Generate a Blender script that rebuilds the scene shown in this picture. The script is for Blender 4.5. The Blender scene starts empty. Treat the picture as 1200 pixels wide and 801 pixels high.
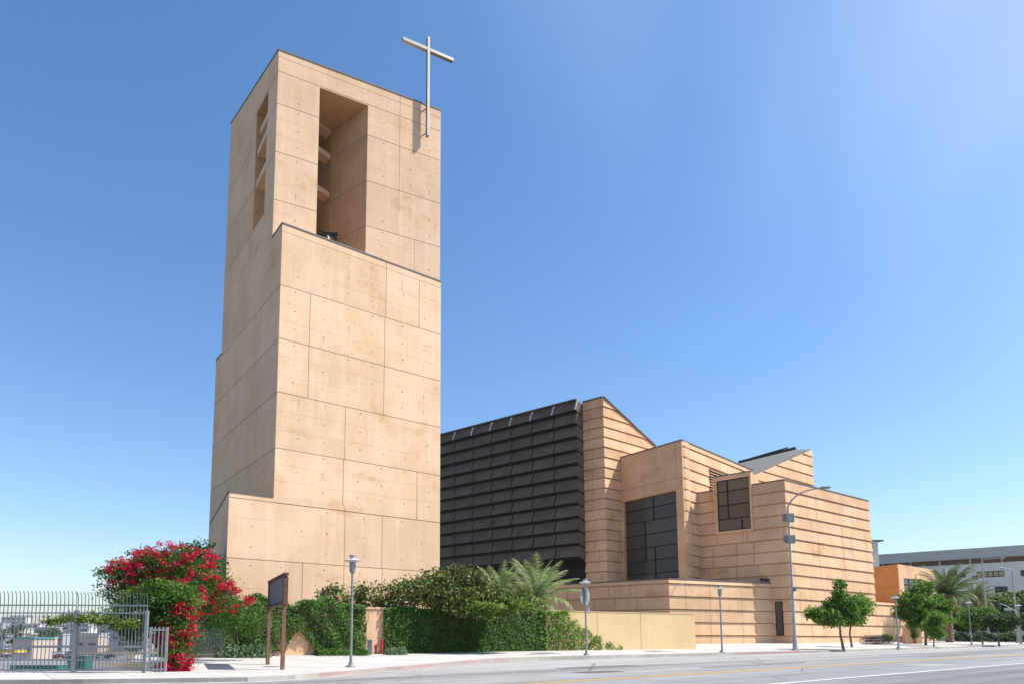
import bpy, bmesh, math, random
import numpy as np
from mathutils import Vector, Matrix
rnd = random.Random(7); nr = np.random.default_rng(7)
C = bpy.context.scene.collection
PI = math.pi
# ------------------------------------------------------------------ camera model (photo is 1200 x 801)
F, CX, CY, TH, EYE, HOR = 800.0, 545.0, 659.9, math.radians(6.5), 1.6, 751.0
ct, st = math.cos(TH), math.sin(TH)
def ray(px, py):
    a, b = (px - CX) / F, (CY - py) / F
    return Vector((a, ct - b * st, st + b * ct))
def at_y(px, py, Y):
    r = ray(px, py); t = Y / r.y
    return Vector((r.x * t, Y, EYE + r.z * t))
def vp(px):                       # horizontal direction whose vanishing point is px
    r = ray(px, HOR); v = Vector((r.x, r.y)); return v.normalized()
def onp(px, py, P, d):            # pixel -> point of the vertical plane through P with direction d
    r = ray(px, py); n = (-d[1], d[0])
    t = (P[0] * n[0] + P[1] * n[1]) / (r.x * n[0] + r.y * n[1])
    return Vector((r.x * t, r.y * t, EYE + r.z * t))
def proj(p):
    x, y, z = p[0], p[1], p[2] - EYE
    d = y * ct + z * st; u = -y * st + z * ct
    return (CX + F * x / d, CY - F * u / d)
def V2(v): return Vector((v[0], v[1]))
SD = Vector((.809, .587)); ND = Vector((-.587, .809))    # street direction and its normal
def sn(x, y): return (SD.x * x + SD.y * y, ND.x * x + ND.y * y)
def zr(x, y): s, n = sn(x, y); return .21 + .0089 * max(-80, min(s, 110))
def zs(x, y): s, n = sn(x, y); return zr(x, y) + .15 + .025 * min(max(0., n - 28), 16)
def gp(px, py, side=True):        # pixel -> ground point
    r = ray(px, py); Y = 40.
    for _ in range(60):
        z = (zs if side else zr)(r.x / r.y * Y, Y)
        Yn = (z - EYE) / (r.z / r.y); Y = Y * .6 + .4 * max(5, min(Yn, 200))
    return Vector((r.x / r.y * Y, Y, z))
# ------------------------------------------------------------------ materials
def newmat(name):
    m = bpy.data.materials.new(name); m.use_nodes = True
    nt = m.node_tree; return m, nt, nt.nodes['Principled BSDF']
def N(nt, typ, **kw):
    n = nt.nodes.new(typ)
    for k, v in kw.items():
        if k in n.inputs.keys(): n.inputs[k].default_value = v
        else: setattr(n, k, v)
    return n
def ramp(nt, fac, stops):
    r = nt.nodes.new('ShaderNodeValToRGB'); nt.links.new(fac, r.inputs[0])
    e = r.color_ramp.elements
    e[0].position, e[0].color = stops[0][0], (*stops[0][1], 1)
    e[1].position, e[1].color = stops[-1][0], (*stops[-1][1], 1)
    for p, c in stops[1:-1]:
        q = e.new(p); q.color = (*c, 1)
    return r.outputs[0]
def mixc(nt, fac, a, b, mode='MIX'):
    m = nt.nodes.new('ShaderNodeMix'); m.data_type = 'RGBA'; m.blend_type = mode
    for s, v in ((m.inputs[0], fac), (m.inputs[6], a), (m.inputs[7], b)):
        if isinstance(v, (int, float)): s.default_value = v
        elif isinstance(v, tuple): s.default_value = (*v, 1) if len(v) == 3 else v
        else: nt.links.new(v, s)
    return m.outputs[2]
def noise(nt, scale, detail=4, vec=None, rough=.55, stretch=None):
    n = N(nt, 'ShaderNodeTexNoise', Scale=scale, Detail=detail, Roughness=rough)
    g = nt.nodes.new('ShaderNodeNewGeometry'); src = g.outputs['Position']
    if stretch:
        mp = nt.nodes.new('ShaderNodeMapping'); mp.inputs['Scale'].default_value = stretch
        nt.links.new(src, mp.inputs[0]); src = mp.outputs[0]
    nt.links.new(src, n.inputs['Vector'])
    return n.outputs['Fac']
def concrete(name, base, dark, stain, bump=.25, island=.12, stainamt=.5, streak=.35):
    m, nt, b = newmat(name)
    a = noise(nt, .35, 6); c1 = mixc(nt, ramp_f(nt, a, .35, .68), base, dark)
    s = noise(nt, 1.0, 5, stretch=(2.2, 2.2, .16)); c2 = mixc(nt, mul(nt, ramp_f(nt, s, .45, .75), streak), c1, tuple(min(1, x * 1.16 + .02) for x in base))
    t = noise(nt, .22, 7, rough=.65, stretch=(1, 1, 1.9)); c3 = mixc(nt, mul(nt, ramp_f(nt, t, .56, .72), stainamt), c2, stain)
    # panel to panel difference
    g = nt.nodes.new('ShaderNodeNewGeometry')
    mr = N(nt, 'ShaderNodeMapRange'); nt.links.new(g.outputs['Random Per Island'], mr.inputs[0])
    mr.inputs[3].default_value = 1 - island; mr.inputs[4].default_value = 1 + island * .5
    cmb = N(nt, 'ShaderNodeVectorMath', operation='SCALE'); nt.links.new(c3, cmb.inputs[0]); nt.links.new(mr.outputs[0], cmb.inputs[3])
    f = noise(nt, 9, 6, stretch=(1, 1, .6)); c4 = mixc(nt, .22, cmb.outputs[0], ramp(nt, f, [(.3, (.35, .33, .3)), (.7, (.7, .68, .66))]), 'OVERLAY')
    nt.links.new(c4, b.inputs['Base Color']); b.inputs['Roughness'].default_value = .9
    b.inputs['Specular IOR Level'].default_value = .25
    bp = N(nt, 'ShaderNodeBump', Strength=bump, Distance=.03); nt.links.new(noise(nt, 5, 6), bp.inputs['Height'])
    nt.links.new(bp.outputs[0], b.inputs['Normal'])
    return m
def ramp_f(nt, fac, a, b):
    r = N(nt, 'ShaderNodeMapRange', interpolation_type='SMOOTHSTEP'); nt.links.new(fac, r.inputs[0])
    r.inputs[1].default_value = a; r.inputs[2].default_value = b; return r.outputs[0]
def mul(nt, a, v):
    n = N(nt, 'ShaderNodeMath', operation='MULTIPLY'); nt.links.new(a, n.inputs[0]); n.inputs[1].default_value = v; return n.outputs[0]
def plain(name, col, rough=.6, metal=0, spec=.5, var=.15, scale=3., bump=0):
    m, nt, b = newmat(name)
    a = noise(nt, scale, 5)
    c = ramp(nt, a, [(.3, tuple(x * (1 - var) for x in col)), (.7, tuple(min(1, x * (1 + var)) for x in col))])
    nt.links.new(c, b.inputs['Base Color'])
    b.inputs['Roughness'].default_value = rough; b.inputs['Metallic'].default_value = metal; b.inputs['Specular IOR Level'].default_value = spec
    if bump:
        bp = N(nt, 'ShaderNodeBump', Strength=bump, Distance=.02); nt.links.new(noise(nt, scale * 4, 5), bp.inputs['Height']); nt.links.new(bp.outputs[0], b.inputs['Normal'])
    return m
def leafmat(name, cols, trans=.35, rough=.5):
    m, nt, b = newmat(name)
    g = nt.nodes.new('ShaderNodeNewGeometry')
    c = ramp(nt, g.outputs['Random Per Island'], [(i / max(1, len(cols) - 1), k) for i, k in enumerate(cols)])
    c = mixc(nt, .35, c, ramp(nt, noise(nt, .9, 3), [(.35, (.25, .25, .25)), (.65, (.75, .75, .75))]), 'OVERLAY')
    nt.links.new(c, b.inputs['Base Color']); b.inputs['Roughness'].default_value = rough; b.inputs['Specular IOR Level'].default_value = .22
    tr = nt.nodes.new('ShaderNodeBsdfTranslucent'); nt.links.new(c, tr.inputs[0])
    mx = nt.nodes.new('ShaderNodeMixShader'); mx.inputs[0].default_value = trans
    nt.links.new(b.outputs[0], mx.inputs[1]); nt.links.new(tr.outputs[0], mx.inputs[2])
    nt.links.new(mx.outputs[0], nt.nodes['Material Output'].inputs[0])
    return m
M = {}
M['tower'] = concrete('tower_concrete', (.71, .495, .335), (.645, .43, .27), (.52, .30, .15), island=.075, stainamt=.65)
M['adobe'] = concrete('adobe_concrete', (.66, .43, .265), (.56, .35, .205), (.43, .235, .11), island=.12, stainamt=.6, streak=.3)
M['orange'] = concrete('shade_orange_concrete', (.60, .31, .12), (.52, .26, .10), (.42, .2, .08), island=.03)  # tan concrete turned orange, painting bounced light on a shaded face
M['tan'] = concrete('tan_painted_wall', (.66, .48, .26), (.63, .455, .24), (.58, .41, .21), island=.02, stainamt=.3, streak=.1, bump=.1)
M['joint'] = plain('joint_line', (.20, .125, .08), .95)
M['inner'] = concrete('shade_dark_stained_concrete', (.50, .32, .18), (.42, .25, .13), (.30, .17, .08), island=.02, stainamt=.7)  # tower concrete stained orange, darkened further to paint in the belfry's shade
M['hole'] = plain('tie_hole', (.10, .06, .04), .95)
M['coping'] = plain('coping_metal', (.10, .095, .09), .6)
M['dark'] = plain('dark_bronze', (.014, .012, .010), .7, 0, .2)
M['louvre'] = plain('bronze_louvre_panel', (.115, .093, .068), .75, 0, .2, .2, .5)
M['silver'] = plain('pale_metal_trim', (.62, .62, .60), .45, .2)
M['roof'] = plain('grey_roof', (.15, .145, .125), .85, var=.12)
M['steel'] = plain('brushed_steel', (.26, .245, .22), .42, .55, .5, .08)
M['galv'] = plain('galvanised_pole', (.33, .335, .34), .5, .35, .5, .1)
M['lampgrey'] = plain('lamp_grey_paint', (.24, .235, .23), .5, .2)
M['lampwhite'] = plain('lamp_shade_white', (.50, .50, .49), .4)
M['greypanel'] = plain('sign_back_grey', (.17, .18, .20), .6)
M['wood'] = plain('brown_post', (.17, .085, .05), .8, var=.3, scale=6)
M['woodbright'] = plain('brown_board', (.10, .05, .035), .8, var=.25, scale=6)
M['black'] = plain('black_rubber', (.015, .015, .015), .7)
M['bell'] = plain('bell_bronze', (.03, .028, .022), .4, .6)
M['red'] = plain('red_paint', (.55, .02, .03), .45)
M['bark'] = plain('bark', (.17, .12, .085), .95, var=.35, scale=8, bump=.5)
M['palmtrunk'] = plain('palm_bark', (.20, .13, .08), .95, var=.4, scale=7, bump=.8)
M['white'] = plain('off_white_wall', (.62, .60, .56), .85, var=.06)
M['lawn'] = plain('lawn', (.09, .13, .035), .9, var=.3, scale=1.5)
M['leaf_ivy'] = leafmat('ivy_leaves', [(.03, .085, .012), (.045, .125, .016), (.075, .18, .022), (.12, .21, .035)])
M['leaf_dark'] = leafmat('dark_green_leaves', [(.03, .06, .02), (.05, .10, .025), (.08, .13, .03)])
M['leaf_mag'] = leafmat('magnolia_leaves', [(.05, .085, .018), (.10, .155, .03), (.16, .21, .045), (.17, .13, .05)], .25, .38)
M['leaf_street'] = leafmat('street_tree_leaves', [(.07, .15, .015), (.12, .24, .024), (.19, .33, .035)])
M['leaf_bright'] = leafmat('bright_leaves', [(.10, .17, .03), (.15, .24, .04), (.22, .26, .05)])
M['leaf_blue'] = leafmat('pale_cover_leaves', [(.09, .16, .08), (.14, .22, .11), (.2, .27, .15)])
M['bract'] = leafmat('red_bracts', [(.42, .006, .02), (.60, .01, .045), (.66, .02, .10), (.52, .008, .02)], .4)
M['bractpale'] = leafmat('pink_bracts', [(.65, .16, .3), (.7, .4, .5), (.55, .03, .12)], .4)
M['palm'] = leafmat('palm_fronds', [(.16, .23, .07), (.26, .33, .13), (.38, .43, .23)], .35)
M['palmgreen'] = leafmat('green_palm_fronds', [(.06, .095, .025), (.10, .145, .04), (.17, .21, .07)], .3)
M['palmdry'] = leafmat('dry_fronds', [(.26, .20, .09), (.35, .24, .11)], .3)
def glass(name, col, rough=.06):
    m, nt, b = newmat(name)
    g = nt.nodes.new('ShaderNodeNewGeometry')
    c = ramp(nt, g.outputs['Random Per Island'], [(0, tuple(x * .7 for x in col)), (1, tuple(x * 1.4 for x in col))])
    nt.links.new(c, b.inputs['Base Color']); b.inputs['Roughness'].default_value = rough; b.inputs['Specular IOR Level'].default_value = .2
    return m
M['glass'] = glass('dark_window_glass', (.062, .056, .048), .12)
M['glassbrown'] = glass('brown_window_glass', (.12, .092, .068), .2)
def road_material():
    m, nt, b = newmat('road_asphalt')
    g = nt.nodes.new('ShaderNodeNewGeometry')
    rot = nt.nodes.new('ShaderNodeMapping'); rot.vector_type = 'POINT'
    rot.inputs['Rotation'].default_value = (0, 0, -math.atan2(SD.y, SD.x)); nt.links.new(g.outputs['Position'], rot.inputs[0])
    sx = nt.nodes.new('ShaderNodeSeparateXYZ'); nt.links.new(rot.outputs[0], sx.inputs[0])
    # long streaks along the lanes
    mp = nt.nodes.new('ShaderNodeMapping'); mp.inputs['Scale'].default_value = (.03, .9, 1); nt.links.new(rot.outputs[0], mp.inputs[0])
    n1 = N(nt, 'ShaderNodeTexNoise', Scale=1., Detail=6.); nt.links.new(mp.outputs[0], n1.inputs['Vector'])
    lane = ramp(nt, mul(nt, sx.outputs['Y'], 1 / 32.), [(0, (.16, .16, .16)), (8.6 / 32, (.15, .15, .15)), (9.0 / 32, (.145, .145, .145)), (9.6 / 32, (.22, .22, .215)), (.47, (.235, .232, .225)), (.50, (.25, .247, .24)), (20.5 / 32, (.245, .24, .235)), (21.5 / 32, (.205, .2, .195)), (23 / 32, (.31, .30, .285)), (1, (.36, .345, .325))])
    c = mixc(nt, .9, lane, ramp(nt, n1.outputs['Fac'], [(.3, (.3, .3, .3)), (.7, (.66, .66, .66))]), 'OVERLAY')
    c = mixc(nt, .5, c, ramp(nt, noise(nt, .6, 8, rough=.7), [(.35, (.38, .38, .38)), (.65, (.6, .6, .6))]), 'OVERLAY')
    c = mixc(nt, .35, c, ramp(nt, noise(nt, 30, 4), [(.3, (.3, .3, .3)), (.7, (.7, .7, .7))]), 'OVERLAY')
    # cracks
    v = N(nt, 'ShaderNodeTexVoronoi', Scale=.16); v.feature = 'DISTANCE_TO_EDGE'
    wv = mixc(nt, .12, rot.outputs[0], N(nt, 'ShaderNodeTexNoise', Scale=.5, Detail=5.).outputs['Color']); nt.links.new(wv, v.inputs['Vector'])
    cr = ramp(nt, v.outputs['Distance'], [(0, (1, 1, 1)), (.006, (0, 0, 0))])
    c = mixc(nt, mul(nt, cr, .75), c, (.07, .065, .06))
    bl_ = ramp_f(nt, noise(nt, .28, 6, rough=.7), .60, .74); c = mixc(nt, mul(nt, bl_, .45), c, (.10, .098, .095))
    nt.links.new(c, b.inputs['Base Color']); b.inputs['Roughness'].default_value = .88
    bp = N(nt, 'ShaderNodeBump', Strength=.3, Distance=.02); nt.links.new(noise(nt, 25, 4), bp.inputs['Height']); nt.links.new(bp.outputs[0], b.inputs['Normal'])
    return m
def walk_material():
    m, nt, b = newmat('sidewalk_concrete')
    g = nt.nodes.new('ShaderNodeNewGeometry')
    rot = nt.nodes.new('ShaderNodeMapping'); rot.inputs['Rotation'].default_value = (0, 0, -math.atan2(SD.y, SD.x)); nt.links.new(g.outputs['Position'], rot.inputs[0])
    br = N(nt, 'ShaderNodeTexBrick', Scale=1.); nt.links.new(rot.outputs[0], br.inputs['Vector']); br.offset = 0
    for k, v in (('Color1', (.50, .475, .44, 1)), ('Color2', (.455, .43, .40, 1)), ('Mortar', (.25, .23, .21, 1)), ('Mortar Size', .018), ('Brick Width', 2.4), ('Row Height', 2.4), ('Bias', 0.)): br.inputs[k].default_value = v
    c = mixc(nt, .55, br.outputs['Color'], ramp(nt, noise(nt, .7, 7, rough=.65), [(.3, (.36, .35, .34)), (.7, (.62, .62, .62))]), 'OVERLAY')
    c = mixc(nt, .3, c, ramp(nt, noise(nt, 14, 5), [(.3, (.35, .35, .35)), (.7, (.65, .65, .65))]), 'OVERLAY')
    nt.links.new(c, b.inputs['Base Color']); b.inputs['Roughness'].default_value = .9
    return m
def terrain_material():
    m, nt, b = newmat('ground_soil')
    c = ramp(nt, noise(nt, .05, 8, rough=.65), [(.3, (.09, .09, .04)), (.5, (.16, .125, .08)), (.7, (.24, .18, .12))])
    nt.links.new(c, b.inputs['Base Color']); b.inputs['Roughness'].default_value = .95
    return m
M['road'] = road_material(); M['walk'] = walk_material(); M['soil'] = terrain_material()
M['curb'] = concrete('curb_concrete', (.40, .38, .35), (.33, .31, .28), (.2, .17, .15), island=.05, stainamt=.6)
M['redcurb'] = concrete('worn_red_curb', (.36, .24, .225), (.37, .32, .30), (.24, .2, .18), island=.1, stainamt=.7)
M['yellow'] = concrete('yellow_paint', (.72, .42, .08), (.62, .38, .10), (.45, .33, .16), island=.02, stainamt=.5)
M['linewhite'] = concrete('white_paint', (.72, .72, .70), (.62, .62, .6), (.42, .42, .40), island=.02, stainamt=.5)
M['lot'] = plain('lot_asphalt', (.20, .195, .19), .9, var=.2, scale=.05)
# ------------------------------------------------------------------ mesh helpers
class MB:
    def __init__(s): s.v = []; s.f = []; s.m = []
    def poly(s, pts, mi=0):
        k = len(s.v); s.v += [tuple(p) for p in pts]; s.f.append(tuple(range(k, k + len(pts)))); s.m.append(mi)
    def raw(s, vs, fs, mi=0):
        k = len(s.v); s.v += [tuple(p) for p in vs]
        for f in fs: s.f.append(tuple(i + k for i in f)); s.m.append(mi)
    def prism(s, pl, z0, z1, mi=0, top=None):      # z0 / z1 numbers or lists
        n = len(pl); A = z0 if isinstance(z0, (list, tuple)) else [z0] * n; B = z1 if isinstance(z1, (list, tuple)) else [z1] * n
        vs = [(p[0], p[1], a) for p, a in zip(pl, A)] + [(p[0], p[1], b) for p, b in zip(pl, B)]
        fs = [tuple(range(n - 1, -1, -1)), tuple(range(n, 2 * n))] + [(i, (i + 1) % n, n + (i + 1) % n, n + i) for i in range(n)]
        s.raw(vs, fs, mi)
    def box(s, c, x, y, z, mi=0):                  # centre + three half vectors
        c, x, y, z = Vector(c), Vector(x), Vector(y), Vector(z)
        vs = [c + i * x + j * y + k * z for k in (-1, 1) for j in (-1, 1) for i in (-1, 1)]
        s.raw(vs, [(0, 2, 3, 1), (4, 5, 7, 6), (0, 1, 5, 4), (2, 6, 7, 3), (0, 4, 6, 2), (1, 3, 7, 5)], mi)
    def bx(s, x0, x1, y0, y1, z0, z1, mi=0): s.box(((x0 + x1) / 2, (y0 + y1) / 2, (z0 + z1) / 2), ((x1 - x0) / 2, 0, 0), (0, (y1 - y0) / 2, 0), (0, 0, (z1 - z0) / 2), mi)
    def beam(s, p, q, w, h, mi=0, up=(0, 0, 1)):
        p, q = Vector(p), Vector(q); d = (q - p); a = d.cross(Vector(up)); a = (a if a.length > 1e-4 * d.length else d.cross(Vector((0, 1, 0)))).normalized(); b = a.cross(d).normalized()
        s.box((p + q) / 2, d / 2, a * w / 2, b * h / 2, mi)
    def tube(s, pts, rad, n=10, mi=0, cap=True):
        pts = [Vector(p) for p in pts]; R = rad if isinstance(rad, (list, tuple)) else [rad] * len(pts)
        k = len(s.v); u = None
        for i, p in enumerate(pts):
            d = (pts[min(i + 1, len(pts) - 1)] - pts[max(i - 1, 0)]).normalized()
            if u is None: u = d.orthogonal().normalized()
            u = (u - d * u.dot(d)); u = u.normalized() if u.length > 1e-6 else d.orthogonal().normalized()
            w = d.cross(u)
            s.v += [tuple(p + (u * math.cos(2 * PI * j / n) + w * math.sin(2 * PI * j / n)) * R[i]) for j in range(n)]
        for i in range(len(pts) - 1):
            for j in range(n):
                s.f.append((k + i * n + j, k + i * n + (j + 1) % n, k + (i + 1) * n + (j + 1) % n, k + (i + 1) * n + j)); s.m.append(mi)
        if cap:
            s.f.append(tuple(range(k + n - 1, k - 1, -1))); s.m.append(mi)
            e = k + (len(pts) - 1) * n; s.f.append(tuple(range(e, e + n))); s.m.append(mi)
    def build(s, name, mats, parent=None, origin=None, smooth=False, merge=False):
        o0 = Vector(parent.location) if (parent and parent.parent is None) else Vector((0, 0, 0))
        if parent and parent.parent is not None: o0 = Vector(parent.parent.location) + Vector(parent.location)
        if parent is None: o0 = Vector(origin) if origin else Vector((0, 0, 0))
        me = bpy.data.meshes.new(name)
        me.from_pydata([(a - o0.x, b - o0.y, c - o0.z) for a, b, c in s.v], [], s.f)
        for m in (mats if isinstance(mats, (list, tuple)) else [mats]): me.materials.append(m)
        me.polygons.foreach_set('material_index', s.m)
        if smooth:
            me.polygons.foreach_set('use_smooth', [True] * len(me.polygons))
            try: me.set_sharp_from_angle(angle=math.radians(40))
            except Exception: pass
        me.update()
        o = bpy.data.objects.new(name, me); C.objects.link(o)
        if parent: o.parent = parent
        else: o.location = o0
        return o
def thing(name, label, cat, loc, group=None):
    o = bpy.data.objects.new(name, None); C.objects.link(o); o.location = loc; o.empty_display_size = .3
    o['label'] = label; o['category'] = cat
    if group: o['group'] = group
    return o
def tag(o, label, cat, group=None):
    o['label'] = label; o['category'] = cat
    if group: o['group'] = group
    return o
def struct(o): o['kind'] = 'structure'; return o
def copy_tree(o, parent=None):
    c = o.copy(); C.objects.link(c); c.parent = parent
    for ch in list(o.children): copy_tree(ch, c)
    return c
def isect(P, d, Q, e):
    P, d, Q, e = V2(P), V2(d), V2(Q), V2(e)
    den = d.x * e.y - d.y * e.x; t = ((Q.x - P.x) * e.y - (Q.y - P.y) * e.x) / den
    return P + d * t
def ori(pl):                      # counter-clockwise
    a = sum(pl[i][0] * pl[(i + 1) % len(pl)][1] - pl[(i + 1) % len(pl)][0] * pl[i][1] for i in range(len(pl)))
    return list(pl) if a > 0 else list(pl)[::-1]
def offset(pl, d):
    n = len(pl); out = []
    for i in range(n):
        a, b, c = V2(pl[i - 1]), V2(pl[i]), V2(pl[(i + 1) % n])
        e1 = (b - a).normalized(); e2 = (c - b).normalized(); n1 = Vector((e1.y, -e1.x)); n2 = Vector((e2.y, -e2.x))
        k = n1 + n2; k = k / max(.3, (1 + n1.dot(n2))); out.append(b + k * d)
    return out
def clap(name, pl, z0, levels, ztop, parent, mat, lip=.10, clips=(), coping=True, seed=0, joint=True):
    """a wall block of shingled courses: each course leans out at its foot and throws a shadow on the next"""
    pl = ori(pl); r = random.Random(seed); zz = [z0] + [z for z in levels if z0 + .3 < z < ztop - .3] + [ztop]
    mb = MB(); A = offset(pl, lip); Rc = offset(pl, -.14); n = len(pl)
    for i in range(len(zz) - 1):
        b0, b1 = zz[i], zz[i + 1]
        last = i == len(zz) - 2; bt = b1 if last else b1 - .11
        vs = [(p.x, p.y, b0) for p in A] + [(p[0], p[1], bt) for p in pl]
        mb.raw(vs, [(k, (k + 1) % n, n + (k + 1) % n, n + k) for k in range(n)] + [tuple(range(n - 1, -1, -1)), tuple(range(n, 2 * n))])
        if not last: mb.raw([(p.x, p.y, bt) for p in Rc] + [(p.x, p.y, b1) for p in Rc], [(k, (k + 1) % n, n + (k + 1) % n, n + k) for k in range(n)])
    bm = bmesh.new(); me = bpy.data.meshes.new('tmp'); me.from_pydata(mb.v, [], mb.f); bm.from_mesh(me)
    for co, no in clips:
        g = bm.verts[:] + bm.edges[:] + bm.faces[:]
        res = bmesh.ops.bisect_plane(bm, geom=g, plane_co=co, plane_no=no, clear_outer=True)
        ed = [e for e in res['geom_cut'] if isinstance(e, bmesh.types.BMEdge)]
        bmesh.ops.contextual_create(bm, geom=ed)
    bmesh.ops.recalc_face_normals(bm, faces=bm.faces[:])
    out = MB(); bm.verts.index_update()
    out.v = [tuple(v.co) for v in bm.verts]; out.f = [tuple(v.index for v in f.verts) for f in bm.faces]; out.m = [0] * len(out.f); bm.free()
    if joint:
        def inside(p): return all((Vector(p) - Vector(co)).dot(Vector(no)) < -.05 for co, no in clips)
        for k in range(n):
            a, b = V2(pl[k]), V2(pl[(k + 1) % n]); a1, b1 = A[k], A[(k + 1) % n]; L = (b - a).length
            e = (b - a).normalized(); nn = Vector((e.y, -e.x))
            if nn.y > .25 or L < 2: continue
            pat = []; x = r.uniform(1.2, 3)
            while x < L - 1: pat.append(x); x += r.choice((1.6, 2.6, 3.4, 4.2))
            for i in range(len(zz) - 1):
                if i % 2 == 0 or not pat: pat = [x + r.uniform(-.9, .9) for x in pat] if r.random() < .5 else pat
                for x in pat:
                    if not .4 < x < L - .4: continue
                    t = x / L; w = .022
                    lo = a1.lerp(b1, t) + nn * .005; hi = a.lerp(b, t) + nn * .005; ztp_ = zz[i + 1] - .12
                    q = [(*(lo - e * w), zz[i] + .03), (*(lo + e * w), zz[i] + .03), (*(hi + e * w), ztp_), (*(hi - e * w), ztp_)]
                    if inside(q[0]) and inside(q[2]): out.poly(q, 1)
    o = out.build(name, [mat, M['joint']], parent)
    if coping and not clips:
        cb = MB(); O = offset(pl, .06); I = offset(pl, -.35)
        for k in range(n):
            j = (k + 1) % n
            cb.prism(ori([O[k], O[j], I[j], I[k]]), ztop + .002, ztop + .14)
        cb.build('coping', M['coping'], o)
    return o
def zlev(px, ya, yb, cnt, P, d, lo=-2, hi=60):
    """course heights from two joint lines read at one corner"""
    za, zb = onp(px, ya, P, d).z, onp(px, yb, P, d).z; h = (zb - za) / cnt
    h = abs(h); k0 = int((lo - za) / h); return [za + h * k for k in range(k0, int((hi - za) / h))]
# ------------------------------------------------------------------ foliage
def leafmesh(name, pts, size, mat, parent, up=.5, aspect=.55, mats=None, sizevar=.35, origin=None, outward=None):
    pts = np.asarray(pts, float); n = len(pts)
    nrm = nr.normal(size=(n, 3)); nrm[:, 2] = np.abs(nrm[:, 2]) * .7 + up
    if outward is not None: nrm += outward
    nrm /= np.linalg.norm(nrm, axis=1)[:, None]
    t = nr.normal(size=(n, 3)); t -= (t * nrm).sum(1)[:, None] * nrm; t /= np.linalg.norm(t, axis=1)[:, None]
    b = np.cross(nrm, t); L = size * (1 + 1.4 * sizevar * nr.uniform(-1, 1, n))[:, None]
    bend = nrm * L * .18
    V = np.empty((n, 4, 3)); V[:, 0] = pts - t * L * .5 - bend; V[:, 1] = pts + b * L * aspect * .5 + bend; V[:, 2] = pts + t * L * .5 - bend; V[:, 3] = pts - b * L * aspect * .5 + bend
    o0 = np.array(parent.location if parent else (origin or (0, 0, 0)), float)
    V = (V - o0).reshape(-1, 3)
    me = bpy.data.meshes.new(name); me.vertices.add(4 * n); me.vertices.foreach_set('co', V.ravel())
    me.loops.add(4 * n); me.loops.foreach_set('vertex_index', np.arange(4 * n, dtype=np.int32))
    me.polygons.add(n); me.polygons.foreach_set('loop_start', np.arange(0, 4 * n, 4, dtype=np.int32)); me.polygons.foreach_set('loop_total', np.full(n, 4, dtype=np.int32))
    me.materials.append(mat); me.update(calc_edges=True); me.validate()
    o = bpy.data.objects.new(name, me); C.objects.link(o)
    if parent: o.parent = parent
    else: o.location = tuple(o0)
    return o
def blob(c, r, ncl, per, cr=.35, shell=.55):
    c = np.array(c, float); r = np.array(r, float)
    d = nr.normal(size=(ncl, 3)); d /= np.linalg.norm(d, axis=1)[:, None]
    rad = (shell + (1 - shell) * nr.random(ncl) ** .6) * (1 + nr.normal(0, .07, ncl))
    cc = c + d * rad[:, None] * r
    p = cc[:, None, :] + nr.normal(0, cr, (ncl, per, 3)) * np.array((1, 1, .7))
    return p.reshape(-1, 3)
def limbs(mb, base, top, blobs, r0):
    base, top = Vector(base), Vector(top); mid = base.lerp(top, .5) + Vector((rnd.uniform(-.06, .06), rnd.uniform(-.06, .06), 0)) * (top - base).length
    mb.tube([base - Vector((0, 0, .1)), base.lerp(mid, .2) , mid, top], [r0 * 1.35, r0, r0 * .85, r0 * .7], 9)
    for c in blobs:
        c = Vector(c); s = base.lerp(top, rnd.uniform(.75, 1)); m = s.lerp(c, .5) + Vector((rnd.uniform(-.1, .1), rnd.uniform(-.1, .1), .12)) * (c - s).length
        mb.tube([s, m, c], [r0 * .5, r0 * .33, r0 * .14], 6)
def tree(base, blobs, r0, label, size=.2, mat='leaf_street', density=1., group=None, name='street_tree', cr=.3, hollow=.45, cat='tree'):
    """base xyz; blobs: list of (centre, radii)"""
    t = thing(name, label, cat, base, group)
    mb = MB(); cs = [b[0] for b in blobs]; zt = min(c[2] - r[2] * .3 for c, r in blobs)
    limbs(mb, base, (base[0] * .9 + cs[0][0] * .1, base[1] * .9 + cs[0][1] * .1, zt), cs + [tuple(np.array(c) + nr.normal(size=3) * np.array(r) * .45) for c, r in blobs], r0)
    mb.build('trunk', M['bark'], t, smooth=True)
    P = []
    for c, r in blobs:
        vol = r[0] * r[1] * r[2]; ncl = max(10, int(26 * density * vol ** .67 / (cr / .3) ** 2))
        P.append(blob(c, r, ncl, 46, cr, hollow))
    leafmesh('crown', np.vstack(P), size, M[mat], t)
    return t
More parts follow.
